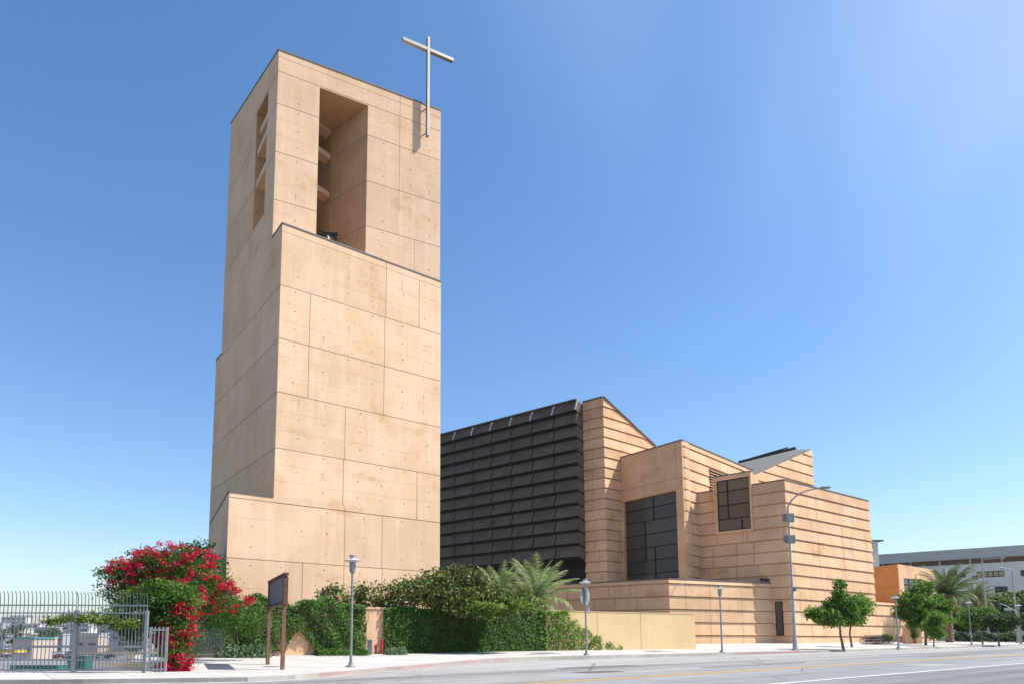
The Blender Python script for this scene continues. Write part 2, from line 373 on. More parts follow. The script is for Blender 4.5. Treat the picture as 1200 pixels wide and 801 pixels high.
def palm(base, h, L, label, nf=34, tr=.28, group=None, dry=6, name='palm_tree', seed=1, droop=1., fm='palm'):
    r = random.Random(seed); t = thing(name, label, 'palm', base, group); b = Vector(base); mb = MB()
    ring = 10 + int(h * 3); pts = []; rad = []
    for i in range(ring + 1):
        f = i / ring; pts.append(b + Vector((.12 * math.sin(f * 2), 0, h * f - .05))); rad.append(tr * (1.12 - .12 * f) * (1.1 if i % 2 else .95) * (1 + .5 * max(0, f - .8)))
    mb.tube(pts, rad, 12); mb.build('trunk', M['palmtrunk'], t)
    top = pts[-1] + Vector((0, 0, .1))
    def fronds(n, e0, e1, drp, name, mat, lfac=1.):
        g = MB()
        for i in range(n):
            az = i * 2.39996 + r.uniform(-.25, .25); f = (i + .5) / n; el = e0 + (e1 - e0) * f + r.uniform(-.1, .1)
            ll = L * lfac * r.uniform(.85, 1.1); d = Vector((math.cos(az), math.sin(az), 0)); p = Vector(top); seg = 15; ang = el; path = [p.copy()]
            for k in range(seg):
                ang -= drp * (.035 + .012 * k) * (1.15 if el < .5 else .62)
                p = p + (d * math.cos(ang) + Vector((0, 0, math.sin(ang)))) * ll / seg; path.append(p.copy())
            g.tube(path, [.035 * (1 - .8 * k / seg) for k in range(seg + 1)], 4, 0, False)
            side = Vector((-d.y, d.x, 0))
            for k in range(2, seg + 1):
                for sub in (0, .5):
                    q = path[k - 1].lerp(path[k], sub); tg = (path[k] - path[k - 1]).normalized(); nu = side.cross(tg)
                    fl = k / seg; wl = ll * .23 * math.sin(PI * min(1, .12 + fl * .86)) ** .6 + .05
                    for sgn in (-1, 1):
                        dd = (side * sgn * .8 + tg * .75 + nu * r.uniform(.1, .42)).normalized() * wl * r.uniform(.85, 1.1)
                        tip = q + dd + Vector((0, 0, -.12 * wl)); w = tg * .03 * (L / 2.2)
                        g.raw([q - w, q + w, tip], [(0, 1, 2)])
        return g.build(name, mat, t)
    fronds(nf, 1.45, .0, droop, 'fronds', M[fm])
    if dry: fronds(dry, -.1, -.7, droop * 1.4, 'dry_fronds', M['palmdry'], .75)
    return t
# ================================================================== SETTING
# ground: one sheet to the horizon, a terrace for the street and a lower flat beyond the railing on the left
LOT = -4.0
def gh(x, y):
    base = zr(x, y) - .35
    # distance beyond the brink, positive = over it
    d1 = y - 28.2; L0 = Vector((-12.6, 28.)); e = Vector((-.36, .933)); q = Vector((x, y)) - L0; d2 = -(e.y * q.x - e.x * q.y)
    d = min(d1, d2)
    if d <= 0: return base
    f = min(1, d / 9.); f = f * f * (3 - 2 * f); return base * (1 - f) + LOT * f
xs = sorted(set([round(v, 3) for v in list(np.arange(-120, 160, 3.)) + [-6000, -4000, -2500, -1500, -900, -600, -400, -250, -160, 200, 280, 400, 700, 1500, 3000, 6000]]))
ys = sorted(set([round(v, 3) for v in list(np.arange(-40, 130, 3.)) + [-3000, -1000, -300, -100, 160, 200, 260, 340, 450, 700, 1200, 2200, 4000, 7000]]))
g = MB(); g.v = [(x, y, gh(x, y)) for y in ys for x in xs]; nx = len(xs)
g.f = [(j * nx + i, j * nx + i + 1, (j + 1) * nx + i + 1, (j + 1) * nx + i) for j in range(len(ys) - 1) for i in range(nx - 1)]; g.m = [0] * len(g.f)
struct(g.build('ground', M['soil']))
CURB = [(-90, 20.5), (-40, 21.8), (-15.3, 22.4), (-12.4, 22.4), (-9.7, 22.6), (-7.2, 22.9), (-5.9, 24.0), (-4.8, 26.4), (-3.2, 30.2), (-.9, 35.2), (1.6, 39.3), (4.4, 41.8), (8, 43.9), (18.2, 49.9), (34, 59.6), (58, 76.4), (100, 106.6), (180, 164.5)]
def dens(pl, step=2.):
    out = []
    for a, b in zip(pl, pl[1:]):
        a, b = Vector(a), Vector(b); n = max(1, int((b - a).length / step)); out += [a.lerp(b, i / n) for i in range(n)]
    return out + [Vector(pl[-1])]
cu = dens(CURB, 1.0)
def outset(pl, d):
    o = []
    for i, p in enumerate(pl):
        e = (pl[min(i + 1, len(pl) - 1)] - pl[max(i - 1, 0)]).normalized(); o.append(p + Vector((-e.y, e.x)) * d)
    return o
# road: sheet following the slope
g = MB()
far = [p + Vector((.0, .0)) for p in outset(cu, -.0)]
near = [Vector((p.x + (36 * .587 + 0), p.y - 36 * .809)) for p in cu]
NS = 8
for i in range(len(cu) - 1):
    for k in range(NS):
        q = [near[i].lerp(cu[i], k / NS), near[i + 1].lerp(cu[i + 1], k / NS), near[i + 1].lerp(cu[i + 1], (k + 1) / NS), near[i].lerp(cu[i], (k + 1) / NS)]
        g.poly([(p.x, p.y, zr(p.x, p.y)) for p in q])
struct(g.build('road', M['road']))
# gutter strip
g = MB(); gi = outset(cu, -.55)
for i in range(len(cu) - 1):
    q = [gi[i], gi[i + 1], cu[i + 1], cu[i]]; g.poly([(p.x, p.y, zr(p.x, p.y) + .005) for p in q])
struct(g.build('gutter', M['curb']))
# kerb (red worn paint on part of it)
g = MB(); ki = outset(cu, .17)
for i in range(len(cu) - 1):
    s0 = (cu[i].x + cu[i + 1].x) / 2; mi = 1 if (-5.6 < s0 < 2.4 or 20 < s0 < 29) else 0
    vs = []
    for p, dz in ((cu[i], 0), (cu[i + 1], 0), (ki[i + 1], 0), (ki[i], 0)): vs.append((p.x, p.y, zr(p.x, p.y) - .2))
    for p in (cu[i], cu[i + 1], ki[i + 1], ki[i]): vs.append((p.x, p.y, zs(p.x, p.y)))
    g.raw(vs, [(0, 1, 5, 4), (4, 5, 6, 7)], mi)
struct(g.build('kerb', [M['curb'], M['redcurb']]))
# sidewalk
back = [(180, 178), (100, 122), (60, 97), (38, 84), (20, 76), (0, 62), (-14, 52), (-20, 42), (-16.5, 34), (-12.9, 30), (-12.7, 27.3), (-40, 26.4), (-90, 25.4)]
g = MB(); bd = dens(back[::-1], 1.5)
A = ki; 
from mathutils.geometry import delaunay_2d_cdt
loop = [Vector((p.x, p.y)) for p in A] + [Vector((p.x, p.y)) for p in bd[::-1]]
def inpoly(x, y, P):
    c = False
    for i in range(len(P)):
        a, b = P[i - 1], P[i]
        if (a.y > y) != (b.y > y) and x < (b.x - a.x) * (y - a.y) / (b.y - a.y) + a.x: c = not c
    return c
extra = [Vector((x + .01, y + .013)) for x in np.arange(-88, 178, 2.) for y in np.arange(21, 177, 2.) if inpoly(x, y, loop)]
nl = len(loop); res = delaunay_2d_cdt(loop + extra, [(i, (i + 1) % nl) for i in range(nl)], [], 0, 1e-5)
for v in res[0]: g.v.append((v.x, v.y, zs(v.x, v.y)))
for f in res[2]:
    c = sum((res[0][k] for k in f), Vector((0, 0))) / len(f)
    if inpoly(c.x, c.y, loop): g.f.append(tuple(f)); g.m.append(0)
o = struct(g.build('sidewalk', M['walk']))
if sum(p.normal.z for p in o.data.polygons) < 0: o.data.flip_normals()
# painted lines
def stripe(name, n0, s0, s1, w, mat, dz=.008):
    g = MB(); s = s0
    while s < s1:
        q = []
        for a, b in ((s, n0 - w / 2), (min(s + 3, s1), n0 - w / 2), (min(s + 3, s1), n0 + w / 2), (s, n0 + w / 2)):
            p = SD * a + ND * b; q.append((p.x, p.y, zr(p.x, p.y) + dz))
        g.poly(q); s += 3
    return struct(g.build(name, mat))
stripe('centre_line', 15.62, 12.5, 140, .12, M['yellow']); stripe('centre_line', 15.92, 12.5, 140, .12, M['yellow'])
stripe('lane_line', 10.95, 16, 140, .16, M['linewhite'])
# manhole / patches on the road
def disc(x, y, r, z, n=20): return [(x + r * math.cos(2 * PI * i / n), y + r * math.sin(2 * PI * i / n), z) for i in range(n)]
M['patch'] = plain('asphalt_patch', (.11, .11, .108), .92, var=.25, scale=1.2); M['patchpale'] = plain('concrete_patch', (.30, .29, .27), .92, var=.15, scale=1.)
def patch(s0, n0, ls, ln, mat, k, rot=0.):
    g = MB(); pts = []
    for i in range(20):
        a = 2 * PI * i / 20; rx = ls / 2 * (abs(math.cos(a)) ** .4) * (1 if math.cos(a) > 0 else -1) * rnd.uniform(.93, 1.05); ry = ln / 2 * (abs(math.sin(a)) ** .4) * (1 if math.sin(a) > 0 else -1) * rnd.uniform(.93, 1.05)
        p = SD * (s0 + rx) + ND * (n0 + ry); pts.append((p.x, p.y, zr(p.x, p.y) + .004 + .001 * k))
    g.poly(pts); return struct(g.build('road_patch', mat))
for k, (s0, n0, ls, ln, mt) in enumerate(((24, 22.5, 5, 1.0, 'patch'), (31, 18.6, 9, .5, 'patch'), (44, 21.5, 14, .8, 'patchpale'), (58, 13.6, 12, 1.2, 'patch'), (36, 13.2, 3, 1.6, 'patchpale'), (20.5, 19.2, 2.2, 1.2, 'patch'), (70, 19.5, 20, .6, 'patch'), (52, 18.0, 6, .35, 'patch'))): patch(s0, n0, ls, ln, M[mt], 0)
for k, (s0, n0) in enumerate(((33.5, 20.2), (62, 17.4))):
    p = SD * s0 + ND * n0; g = MB(); g.poly(disc(p.x, p.y, .38, zr(p.x, p.y) + .006)); tag(g.build('manhole_cover', M['greypanel'], origin=(p.x, p.y, zr(p.x, p.y))), ('round iron manhole cover in the near part of the road', 'round iron manhole cover farther along the road')[k], 'manhole cover')
# lawn strip right
g = MB()
q = [(70, 100), (190, 186), (175, 205), (60, 118)]
g.poly([(x, y, zs(x, y) + .03) for x, y in q]); struct(g.build('lawn', M['lawn']))
# ================================================================== BELL TOWER
WD = vp(-14); FDm = vp(1657); FUp = vp(2322)
Acor = V2(at_y(331, 262, 46.)); A_ = V2(Acor)
def F1(px, py): return onp(px, py, A_, FDm)
def W1(px, py): return onp(px, py, A_, WD)
ledge = (F1(331, 262).z)
B_ = V2(F1(516, 500))
L0 = V2(F1(264.5, 680)); zbase = F1(267, 575.5).z
SDm = vp(165); K0 = V2(onp(246, 612, L0, SDm))
z1 = W1(259.6, 414.5).z; K1 = V2(W1(263, 330)); K2 = V2(W1(250, 500))
Ap = V2(W1(319.3, 279.5)); FUp = (B_ - Ap).normalized(); print('FUp vp', CX + F / ct * FUp.x / FUp.y)
def F2(px, py): return onp(px, py, Ap, FUp)
Bp = V2(F2(516, 230)); ztop = F2(327.2, 59).z
depthW = (K1 - A_).length
B2 = B_ + vp(165) * 11.0
Bb = B_ + WD * depthW
print('tower', 'A', A_[:], 'B', B_[:], 'Bp', Bp[:], 'ledge', ledge, 'top', ztop, 'W', depthW, 'base', zbase, 'ztopBack', W1(271, 145).z, 'topR', F2(516, 129).z, 'front len', (B_ - A_).length)
zg = zs(A_.x, A_.y)
tw = thing('bell_tower', 'tall tan concrete bell tower with belfry openings and a cross near its top right corner', 'tower', (A_.x, A_.y, zg))
JZ = [F1(328, 333).z, F1(327, 395.7).z, F1(325.5, 458.5).z, F1(323.5, 524).z, F1(320, 588).z, F1(264.5, 652.5).z]
UZ = [F2(327, 83.5).z, F2(325, 121).z, F2(322.5, 177).z, F2(320.5, 233.3).z]
def strip(mb, a, b, nn, w=.05, mi=1, out=.004):
    a, b = Vector(a), Vector(b); d = (b - a).normalized(); nn = Vector((nn[0], nn[1], 0)); s = d.cross(nn).normalized() * w / 2
    mb.poly([a - s + nn * out, b - s + nn * out, b + s + nn * out, a + s + nn * out], mi)
def hstrip(mb, p, q, z, w=.05):
    p, q = V2(p), V2(q); e = (q - p).normalized(); nn = Vector((e.y, -e.x))
    if nn.y > 0: nn = -nn
    strip(mb, (*p, z), (*q, z), nn, w)
def faint(mb, p, q, z0, z1):
    p, q = V2(p), V2(q); e = (q - p).normalized(); nn = Vector((e.y, -e.x)); nn = -nn if nn.y > 0 else nn
    for f in (.34, .68):
        x = 0.; L = (q - p).length
        while x < L - .5:
            l = min(L - x, rnd.uniform(1.2, 4)); z = z0 + (z1 - z0) * f + rnd.uniform(-.05, .05)
            if rnd.random() < .72: strip(mb, (*(p + e * x), z), (*(p + e * (x + l)), z), nn, .022, 4, .003)
            x += l
def vstrip(mb, p, z0, z1, dirv, w=.04):
    nn = Vector((dirv.y, -dirv.x)); nn = -nn if nn.y > 0 else nn
    strip(mb, (*V2(p), z0), (*V2(p), z1), nn, w)
def holes(mb, p, q, z0, z1, sp=2.1, rz=None, r=.045):
    p, q = V2(p), V2(q); L = (q - p).length; e = (q - p) / L; nn = Vector((e.y, -e.x)); nn = -nn if nn.y > 0 else nn
    n = max(1, int(L / sp)); off = (L - (n - 1) * sp) / 2
    if L > .6: a_, b_ = p + nn * .002, q + nn * .002; mb.poly([(*a_, z0), (*b_, z0), (*b_, z1), (*a_, z1)])
    for i in range(n):
        for z in (z0 + (z1 - z0) * .2, z0 + (z1 - z0) * .55, z0 + (z1 - z0) * .93):
            c = Vector((*(p + e * (off + i * sp) + nn * .006), z)); ee = Vector((e.x, e.y, 0))
            rr = r * rnd.uniform(.7, 1.25)
            mb.poly([c + ee * rr * math.cos(a) + Vector((0, 0, 1)) * rr * math.sin(a) for a in [k * PI / 4 for k in range(8)]], 2)
            if rnd.random() < .22:    # rust run under the hole
                l = rnd.uniform(.15, .5); mb.poly([c + ee * .02 - Vector((0, 0, rr)), c - ee * .02 - Vector((0, 0, rr)), c - ee * .008 - Vector((0, 0, l)), c + ee * .008 - Vector((0, 0, l))], 3)
M['rust'] = plain('rust_run', (.36, .20, .10), .95)
M['pour'] = plain('pour_line', (.47, .31, .19), .95)
TM = [M['tower'], M['joint'], M['hole'], M['rust'], M['pour']]
# base block
mb = MB(); mb.prism(ori([L0, B_, B2, Bb, K2, K0]), zg - 1.2, zbase)
for z in (JZ[5],): hstrip(mb, L0, B_, z); hstrip(mb, L0, K0, z)
hstrip(mb, L0, F1(323, 588), JZ[4])
for px, a, b in ((354, zg, JZ[5]), (447.5, zg, JZ[5])): vstrip(mb, F1(px, 690), a, b, FDm)
holes(mb, L0, F1(354, 690), zg, JZ[5]); holes(mb, F1(354, 690), F1(403.5, 690), zg, JZ[5], 1.9); holes(mb, F1(403.5, 690), B_, zg, JZ[5], 1.95)
holes(mb, L0, F1(321, 620), JZ[5], JZ[4])
faint(mb, L0, B_, zg, JZ[5]); faint(mb, L0, F1(321, 620), JZ[5], JZ[4])
mb.build('base_wall', TM, tw)
# main shaft; its front face is 3 mm behind/before nothing: it starts on top of the base block
mb = MB(); mb.prism(ori([A_, B_, Bb, K1]), zbase, ledge); mb.prism(ori([A_ + WD * (depthW - .5), B_ + WD * (depthW - .5), B_ + WD * (depthW + (K2 - K1).length), K2]), zbase, z1)
for z in JZ[:5]: hstrip(mb, A_, B_, z)
cz = F1(332, 271).z; hstrip(mb, A_, B_, cz, .03)
for z in JZ[:4]: hstrip(mb, A_, (K1 if z > z1 else K2), z)
for z in UZ[-1:]: pass
for px, a, b in ((451, JZ[0], ledge), (490.5, JZ[0], cz), (361, JZ[2], JZ[0]), (450, JZ[2], JZ[0]), (405.5, JZ[3], JZ[2]), (404.5, zbase, JZ[3]), (489.5, JZ[4], JZ[3])):
    vstrip(mb, F1(px, 450), a, b, FDm)
hstrip(mb, F1(471.5, 335), F1(490.5, 335), F1(471.5, 343).z, .02); vstrip(mb, F1(471.5, 340), F1(471.5, 343).z, F1(471.5, 329).z, FDm, .02)
for px, a, b in ((289, JZ[2], JZ[1]), (302, JZ[3], JZ[2]), (276, JZ[1], JZ[0]), (307, JZ[4], JZ[3]), (284, JZ[4], JZ[3]), (305, JZ[0], ledge - 1)): vstrip(mb, W1(px, 450), a, b, WD, .02)
lv = [zbase] + [JZ[3], JZ[2], JZ[1], JZ[0], cz]
for i in range(5):
    cuts = {4: (331, 451, 516), 3: (331, 361, 450, 516), 2: (331, 361, 450, 516), 1: (331, 405.5, 516), 0: (331, 404.5, 489.5, 516)}[i]
    for a, b in zip(cuts, cuts[1:]):
        pa = A_ if a == 331 else V2(F1(a, 450)); pb = B_ if b == 516 else V2(F1(b, 450)); holes(mb, pa, pb, lv[i] + .15, lv[i + 1], 2.0)
    holes(mb, A_, A_ + WD * depthW * .55, lv[i], lv[i + 1], 3.0, r=.035); holes(mb, A_ + WD * depthW * .55, K1, lv[i], lv[i + 1], 3.0, r=.035); faint(mb, A_, B_, lv[i], lv[i + 1]); faint(mb, A_, K1, lv[i], lv[i + 1])
# lower front part between the step and first shaft joint keeps the same face: the base runs under it
shaft = mb.build('shaft_wall', TM, tw)
# base extension front continuing the shaft down (B side) is the base block itself; its joint J5 right part
mb = MB()
hstrip(mb, F1(323, 588), B_, JZ[4] ); vstrip(mb, F1(403.6, 640), zg, zbase, FDm); vstrip(mb, F1(447.5, 640), JZ[5], JZ[4], FDm)
holes(mb, F1(330, 640), F1(403.6, 640), JZ[5], JZ[4], 1.9); holes(mb, F1(403.6, 640), F1(447.5, 640), JZ[5], JZ[4], 1.6); holes(mb, F1(447.5, 640), B_, JZ[5], JZ[4], 1.8)
mb.build('panel_joints', TM, bpy.data.objects['base_wall'])
# belfry
a1 = V2(F2(372.3, 200)); a2 = V2(F2(430, 200)); zo = F2(372.8, 102).z
w1 = V2(W1(314.5, 110)); w1 = V2(W1(312, 180)); w2 = V2(W1(299, 180)); zwb = W1(309.7, 250.4).z; zwt = W1(315.3, 101).z
iw = vp(-470); r_ = V2(onp(387.5, 200, a2, iw))
if (r_ - a2).length > 9: r_ = a2 + iw * 9
print('belfry', a1[:], a2[:], r_[:], w1[:], w2[:], K1[:], 'zo', zo, 'zwt', zwt, 'interior', (r_ - a2).length)
Kb = Bp + WD * (depthW - .2)
zrf = [ztop] * 4
ztb = W1(271, 145).z; ztr = F2(516, 129.5).z
PT = lambda p: ztop + 0 * 0
Kbp = Bp + (K1 - Ap)
def roofz(p):      # plane through the three measured roof corners
    a = Vector((*Ap, ztop)); b = Vector((*Bp, ztr)); c = Vector((*K1, ztb)); n = (b - a).cross(c - a)
    return a.z - (n.x * (p[0] - a.x) + n.y * (p[1] - a.y)) / n.z
mb = MB()
pier = ori([Ap, a1, a1 + WD * 1.1, w1 + FUp * 1.1, w1])
mb.prism(pier, ledge - .01, zo)
mass = ori([a2, Bp, Kbp, K1, w2, w2 + FUp * 1.1, w2 + FUp * 1.1 + WD * 3.2, r_ + WD * 3.0, r_])
mb.prism(mass, ledge - .01, zo)
# wall under the side window
mb.prism(ori([w1, w2, w2 + FUp * 1.1, w1 + FUp * 1.1]), ledge - .01, zwb)
mb.prism(ori([Ap, Bp, Kbp, K1]), zo, [roofz(p) for p in ori([Ap, Bp, Kbp, K1])])
rt = lambda px: F2(px, 66 + (px - 326) * .362).z
for z, in [(u,) for u in UZ]:
    if z > zo: hstrip(mb, Ap, Bp, z)
    else: hstrip(mb, Ap, a1, z); hstrip(mb, a2, Bp, z); hstrip(mb, Ap, w1, z); hstrip(mb, w2, K1, z)
ct1 = F2(329, 67).z; hstrip(mb, Ap, Bp, ct1, .03)
for z in UZ[:1]:
    if z > zo: hstrip(mb, Ap, K1, z)
for px, a, b in ((468, UZ[2] - 2, ztr), (486.5, ledge + .1, UZ[3])): vstrip(mb, F2(px, 200), a, b, FUp, .03)
e_ = (r_ - a2).normalized(); n_ = Vector((e_.y, -e_.x)); n_ = -n_ if n_.x > 0 else n_
for z in UZ[1:]: strip(mb, (*a2, z), (*r_, z), n_, .035)
lv = [ledge + .2, UZ[3], UZ[2], UZ[1], UZ[0]]
for i in range(4):
    holes(mb, Ap, a1, lv[i], lv[i + 1], 1.7); holes(mb, a2, V2(F2(468, 200)), lv[i], lv[i + 1], 1.7); holes(mb, V2(F2(468, 200)), Bp, lv[i], lv[i + 1], 1.7)
    holes(mb, w2, K1, lv[i], lv[i + 1], 2.6, r=.035); faint(mb, Ap, a1, lv[i], lv[i + 1]); faint(mb, a2, Bp, lv[i], lv[i + 1]); faint(mb, w2, K1, lv[i], lv[i + 1])
mb.build('belfry_wall', TM, tw)
# inner faces: stained lining, its colour also darkened for the belfry's shade, a few millimetres proud of the structure
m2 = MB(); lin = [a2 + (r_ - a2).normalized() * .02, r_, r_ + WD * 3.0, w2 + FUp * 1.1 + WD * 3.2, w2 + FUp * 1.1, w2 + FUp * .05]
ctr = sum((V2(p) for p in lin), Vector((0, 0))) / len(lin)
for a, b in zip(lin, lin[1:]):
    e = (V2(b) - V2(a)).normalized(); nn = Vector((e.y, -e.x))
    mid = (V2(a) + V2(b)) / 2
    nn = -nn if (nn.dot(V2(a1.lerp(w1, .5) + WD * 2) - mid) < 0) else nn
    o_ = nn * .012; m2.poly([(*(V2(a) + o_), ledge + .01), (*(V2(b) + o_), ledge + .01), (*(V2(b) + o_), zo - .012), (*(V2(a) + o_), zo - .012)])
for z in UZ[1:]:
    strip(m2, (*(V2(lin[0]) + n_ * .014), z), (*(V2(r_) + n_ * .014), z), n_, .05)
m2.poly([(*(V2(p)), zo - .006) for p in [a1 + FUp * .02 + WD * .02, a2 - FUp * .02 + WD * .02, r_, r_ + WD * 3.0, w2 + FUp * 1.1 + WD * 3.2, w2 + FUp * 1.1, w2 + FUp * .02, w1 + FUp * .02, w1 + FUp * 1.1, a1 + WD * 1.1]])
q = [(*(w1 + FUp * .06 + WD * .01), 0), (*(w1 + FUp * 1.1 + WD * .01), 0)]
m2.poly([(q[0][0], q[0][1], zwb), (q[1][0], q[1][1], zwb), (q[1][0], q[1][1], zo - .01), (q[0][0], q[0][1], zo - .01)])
m2.build('belfry_shade_lining', [M['inner'], M['joint']], tw)
# slabs crossing the openings
bd_ = vp(1221)
for ya in (140, 171, 217):
    m2 = MB(); rr = V2(r_) + n_ * .05; z = onp(373, ya, V2(rr) - bd_ * 3, bd_).z
    m2.prism(ori([rr - bd_ * 5.0, rr, rr + ND * .9, rr - bd_ * 5.0 + ND * .9]), z - .45, z); m2.build('cross_beam', M['tower'], tw)
for (xa, ya), (xb, yb) in (((314, 142), (299.6, 176)), ((312.6, 182), (297.6, 214)), ((314.6, 125), (303, 150))):
    m2 = MB(); pa, pb = W1(xa, ya), W1(xb, yb); off = Vector((FUp.x, FUp.y, 0)) * .5
    m2.box((pa + pb) / 2 + off - Vector((0, 0, .25)), (pb - pa) / 2, off * .7, (0, 0, .28)); m2.build('cross_beam', M['tower'], tw)
# copings
def edge_coping(path, zf, w=.22, h=.09, parent=None):
    m2 = MB()
    for a, b in zip(path, path[1:]):
        a, b = V2(a), V2(b); e = (b - a).normalized(); nn = Vector((e.y, -e.x)); nn = -nn if (nn.y > 0) else nn
        p, q = a + nn * .05 - nn * w / 2 - e * .04, b + nn * .05 - nn * w / 2 + e * .04
        za, zb = zf(a), zf(b)
        m2.box(((p.x + q.x) / 2, (p.y + q.y) / 2, (za + zb) / 2 + h / 2 + .003), ((q.x - p.x) / 2, (q.y - p.y) / 2, (zb - za) / 2), (nn.x * w / 2, nn.y * w / 2, 0), (0, 0, h / 2))
    return m2.build('coping', M['coping'], parent)
edge_coping([K1, Ap, Bp], roofz, parent=tw)
edge_coping([Ap, A_, B_], lambda p: ledge, parent=tw)
edge_coping([K2, K1], lambda p: z1, parent=tw)
edge_coping([K0, L0, A_ - FDm * .05], lambda p: zbase, parent=tw)
# bell with yoke inside the opening
bc = a1.lerp(a2, .30) + WD * 1.0; m2 = MB(); zb = ledge + .55
prof = [(.62, 0), (.58, .12), (.46, .45), (.40, .8), (.30, 1.0), (.1, 1.08)]
m2.tube([(bc.x, bc.y, zb + .3 + h) for r, h in prof], [r for r, h in prof], 18); bell = m2.build('bell', M['bell'], tw, smooth=True)
m2 = MB(); m2.beam((bc.x - .9, bc.y, zb + 1.5), (bc.x + .9, bc.y, zb + 1.5), .2, .2); m2.beam((bc.x - .8, bc.y, zb), (bc.x - .5, bc.y, zb + 1.9), .14, .14); m2.beam((bc.x + .9, bc.y, zb), (bc.x + .6, bc.y, zb + 1.5), .14, .14); m2.beam((bc.x - .55, bc.y, zb + 1.9), (bc.x + .9, bc.y, zb + 1.1), .1, .1)
m2.build('yoke', M['bell'], bell)
m2 = MB(); fc = V2(F2(438, 295)) - ND * .35; m2.box((fc.x, fc.y, ledge + .22), (SD.x * .35, SD.y * .35, 0), (ND.x * .15, ND.y * .15, 0), (0, 0, .12)); m2.tube([(fc.x, fc.y, ledge), (fc.x, fc.y, ledge + .15)], .04, 6)
m2.build('floodlight', M['lampgrey'], tw)
# cross
nU = Vector((FUp.y, -FUp.x)); tU = Vector((FUp.x, FUp.y, 0)); nU3 = Vector((nU.x, nU.y, 0))
foot = V2(F2(497.5, 164)); g0 = .32; D = .34
def Cx(px, py): return onp(px, py, foot + nU * (g0 + D / 2), FUp)
pc = Cx(501, 160); ptop_ = Cx(502, 45); crz = Cx(502.5, 59.5); al, ar = Cx(472, 50), Cx(531, 74)
print('cross len', ptop_.z - pc.z, 'arm', (al - ar).length, al.z, ar.z)
cx0 = Vector((pc.x, pc.y, 0)); m2 = MB()
m2.box((pc.x, pc.y, (pc.z + ptop_.z) / 2), tU * .105, nU3 * D / 2, (0, 0, (ptop_.z - pc.z) / 2))
cr_ = m2.build('cross', M['steel'], tw)
ac = Vector((pc.x, pc.y, crz.z)); m2 = MB()
m2.box(ac, tU * ((al - ar).length / 2), nU3 * (D / 2 - .012), (0, 0, .13)); m2.build('cross_arm', M['steel'], cr_)
for dz in (.35, 2.6):
    m2 = MB(); m2.beam((pc.x, pc.y, pc.z + dz), (pc.x - nU.x * (g0 + D / 2 + .02) - tU.x * .35, pc.y - nU.y * (g0 + D / 2 + .02) - tU.y * .35, pc.z + dz - .1), .07, .07); m2.build('bracket', M['lampgrey'], cr_)
# ================================================================== CATHEDRAL
Dc = V2(at_y(919, 562, 79.)); Dl = vp(-310); Dr = vp(1672)
Cc = V2(at_y(798.5, 515.5, 83.8)); Cl = vp(-15); Cr = vp(1357)
CD = isect(Dc, Dl, Cc, Cr)
Br = vp(1560)
q = V2(onp(727.5, 560, Cc, Cl))      # C left face meets B right face
Bc = isect(q, Br, (0, 0), V2(ray(706.5, 465)))
Bl = vp(-416)
zgC = zs(Dc.x, Dc.y)
cath = thing('cathedral', 'large angular tan concrete cathedral with black louvred wall, shingled courses and tall dark windows', 'cathedral', (Dc.x, Dc.y, zgC))
D_top = onp(919, 562, Dc, Dr).z; C_top = onp(798.5, 515.5, Cc, Cr).z; B_top = onp(706.5, 465, Bc, Br).z
Dend = V2(onp(1018.5, 600, Dc, Dr))
print('cath D', Dc[:], D_top, 'Dend', Dend[:], 'CD', CD[:], proj((*CD, 10)), 'C', Cc[:], C_top, 'q', q[:], 'B', Bc[:], B_top)
back = Vector((-.45, .89))
lD = zlev(925, 744, 575.2, 12, Dc, Dr); print('D course', lD[1] - lD[0])
lB = zlev(707, 475.3, 558, 7, Bc, Br); print('B course', lB[1] - lB[0])
lC = zlev(799, 521.4, 571, 4, Cc, Cr); print('C course', lC[1] - lC[0])
lB = [lB[0] + k * abs(lB[1] - lB[0]) for k in range(0)] or sorted(lB); lC = sorted(lC); lD = sorted(lD)
def full(l): h = l[1] - l[0]; return [l[0] + h * k for k in range(-40, 80)]
lD, lB, lC = full(lD), full(lB), full(lC)
# D block with its window bay cut: build wall in pieces round the window on the left face
Dw = clap('wall', [Dc, Dend, Dend + back * 14, V2(CD) + Vector((6, 12)), CD], zgC - 1.5, lD, D_top, cath, M['adobe'], .12, seed=3)
# window bay (projects a little from the left face and rises above the parapet)
nDl = Vector((Dl.y, -Dl.x)); nDl = -nDl if nDl.y > 0 else nDl
Pb = Dc + nDl * .30
def DW(px, py, o=.30): return onp(px, py, Dc + nDl * o, Dl)
bl, br_, bt, bb = V2(DW(837.2, 600)), V2(DW(881.5, 600)), DW(858, 555.5).z, DW(860, 623.5).z
m2 = MB(); ins = -nDl
tl, tr, wl, wr = bt, bt, V2(DW(841.2, 600)), V2(DW(879.2, 600)); wt, wb = DW(859, 560.3).z, DW(861, 620.5).z
bay = MB()
bay.prism(ori([bl, wl, wl + ins * .75, bl + ins * .75]), bb, bt); bay.prism(ori([wr, br_, br_ + ins * .75, wr + ins * .75]), bb, bt)
bay.prism(ori([wl, wr, wr + ins * .75, wl + ins * .75]), wt, bt - .002); bay.prism(ori([wl, wr, wr + ins * .75, wl + ins * .75]), bb, wb)
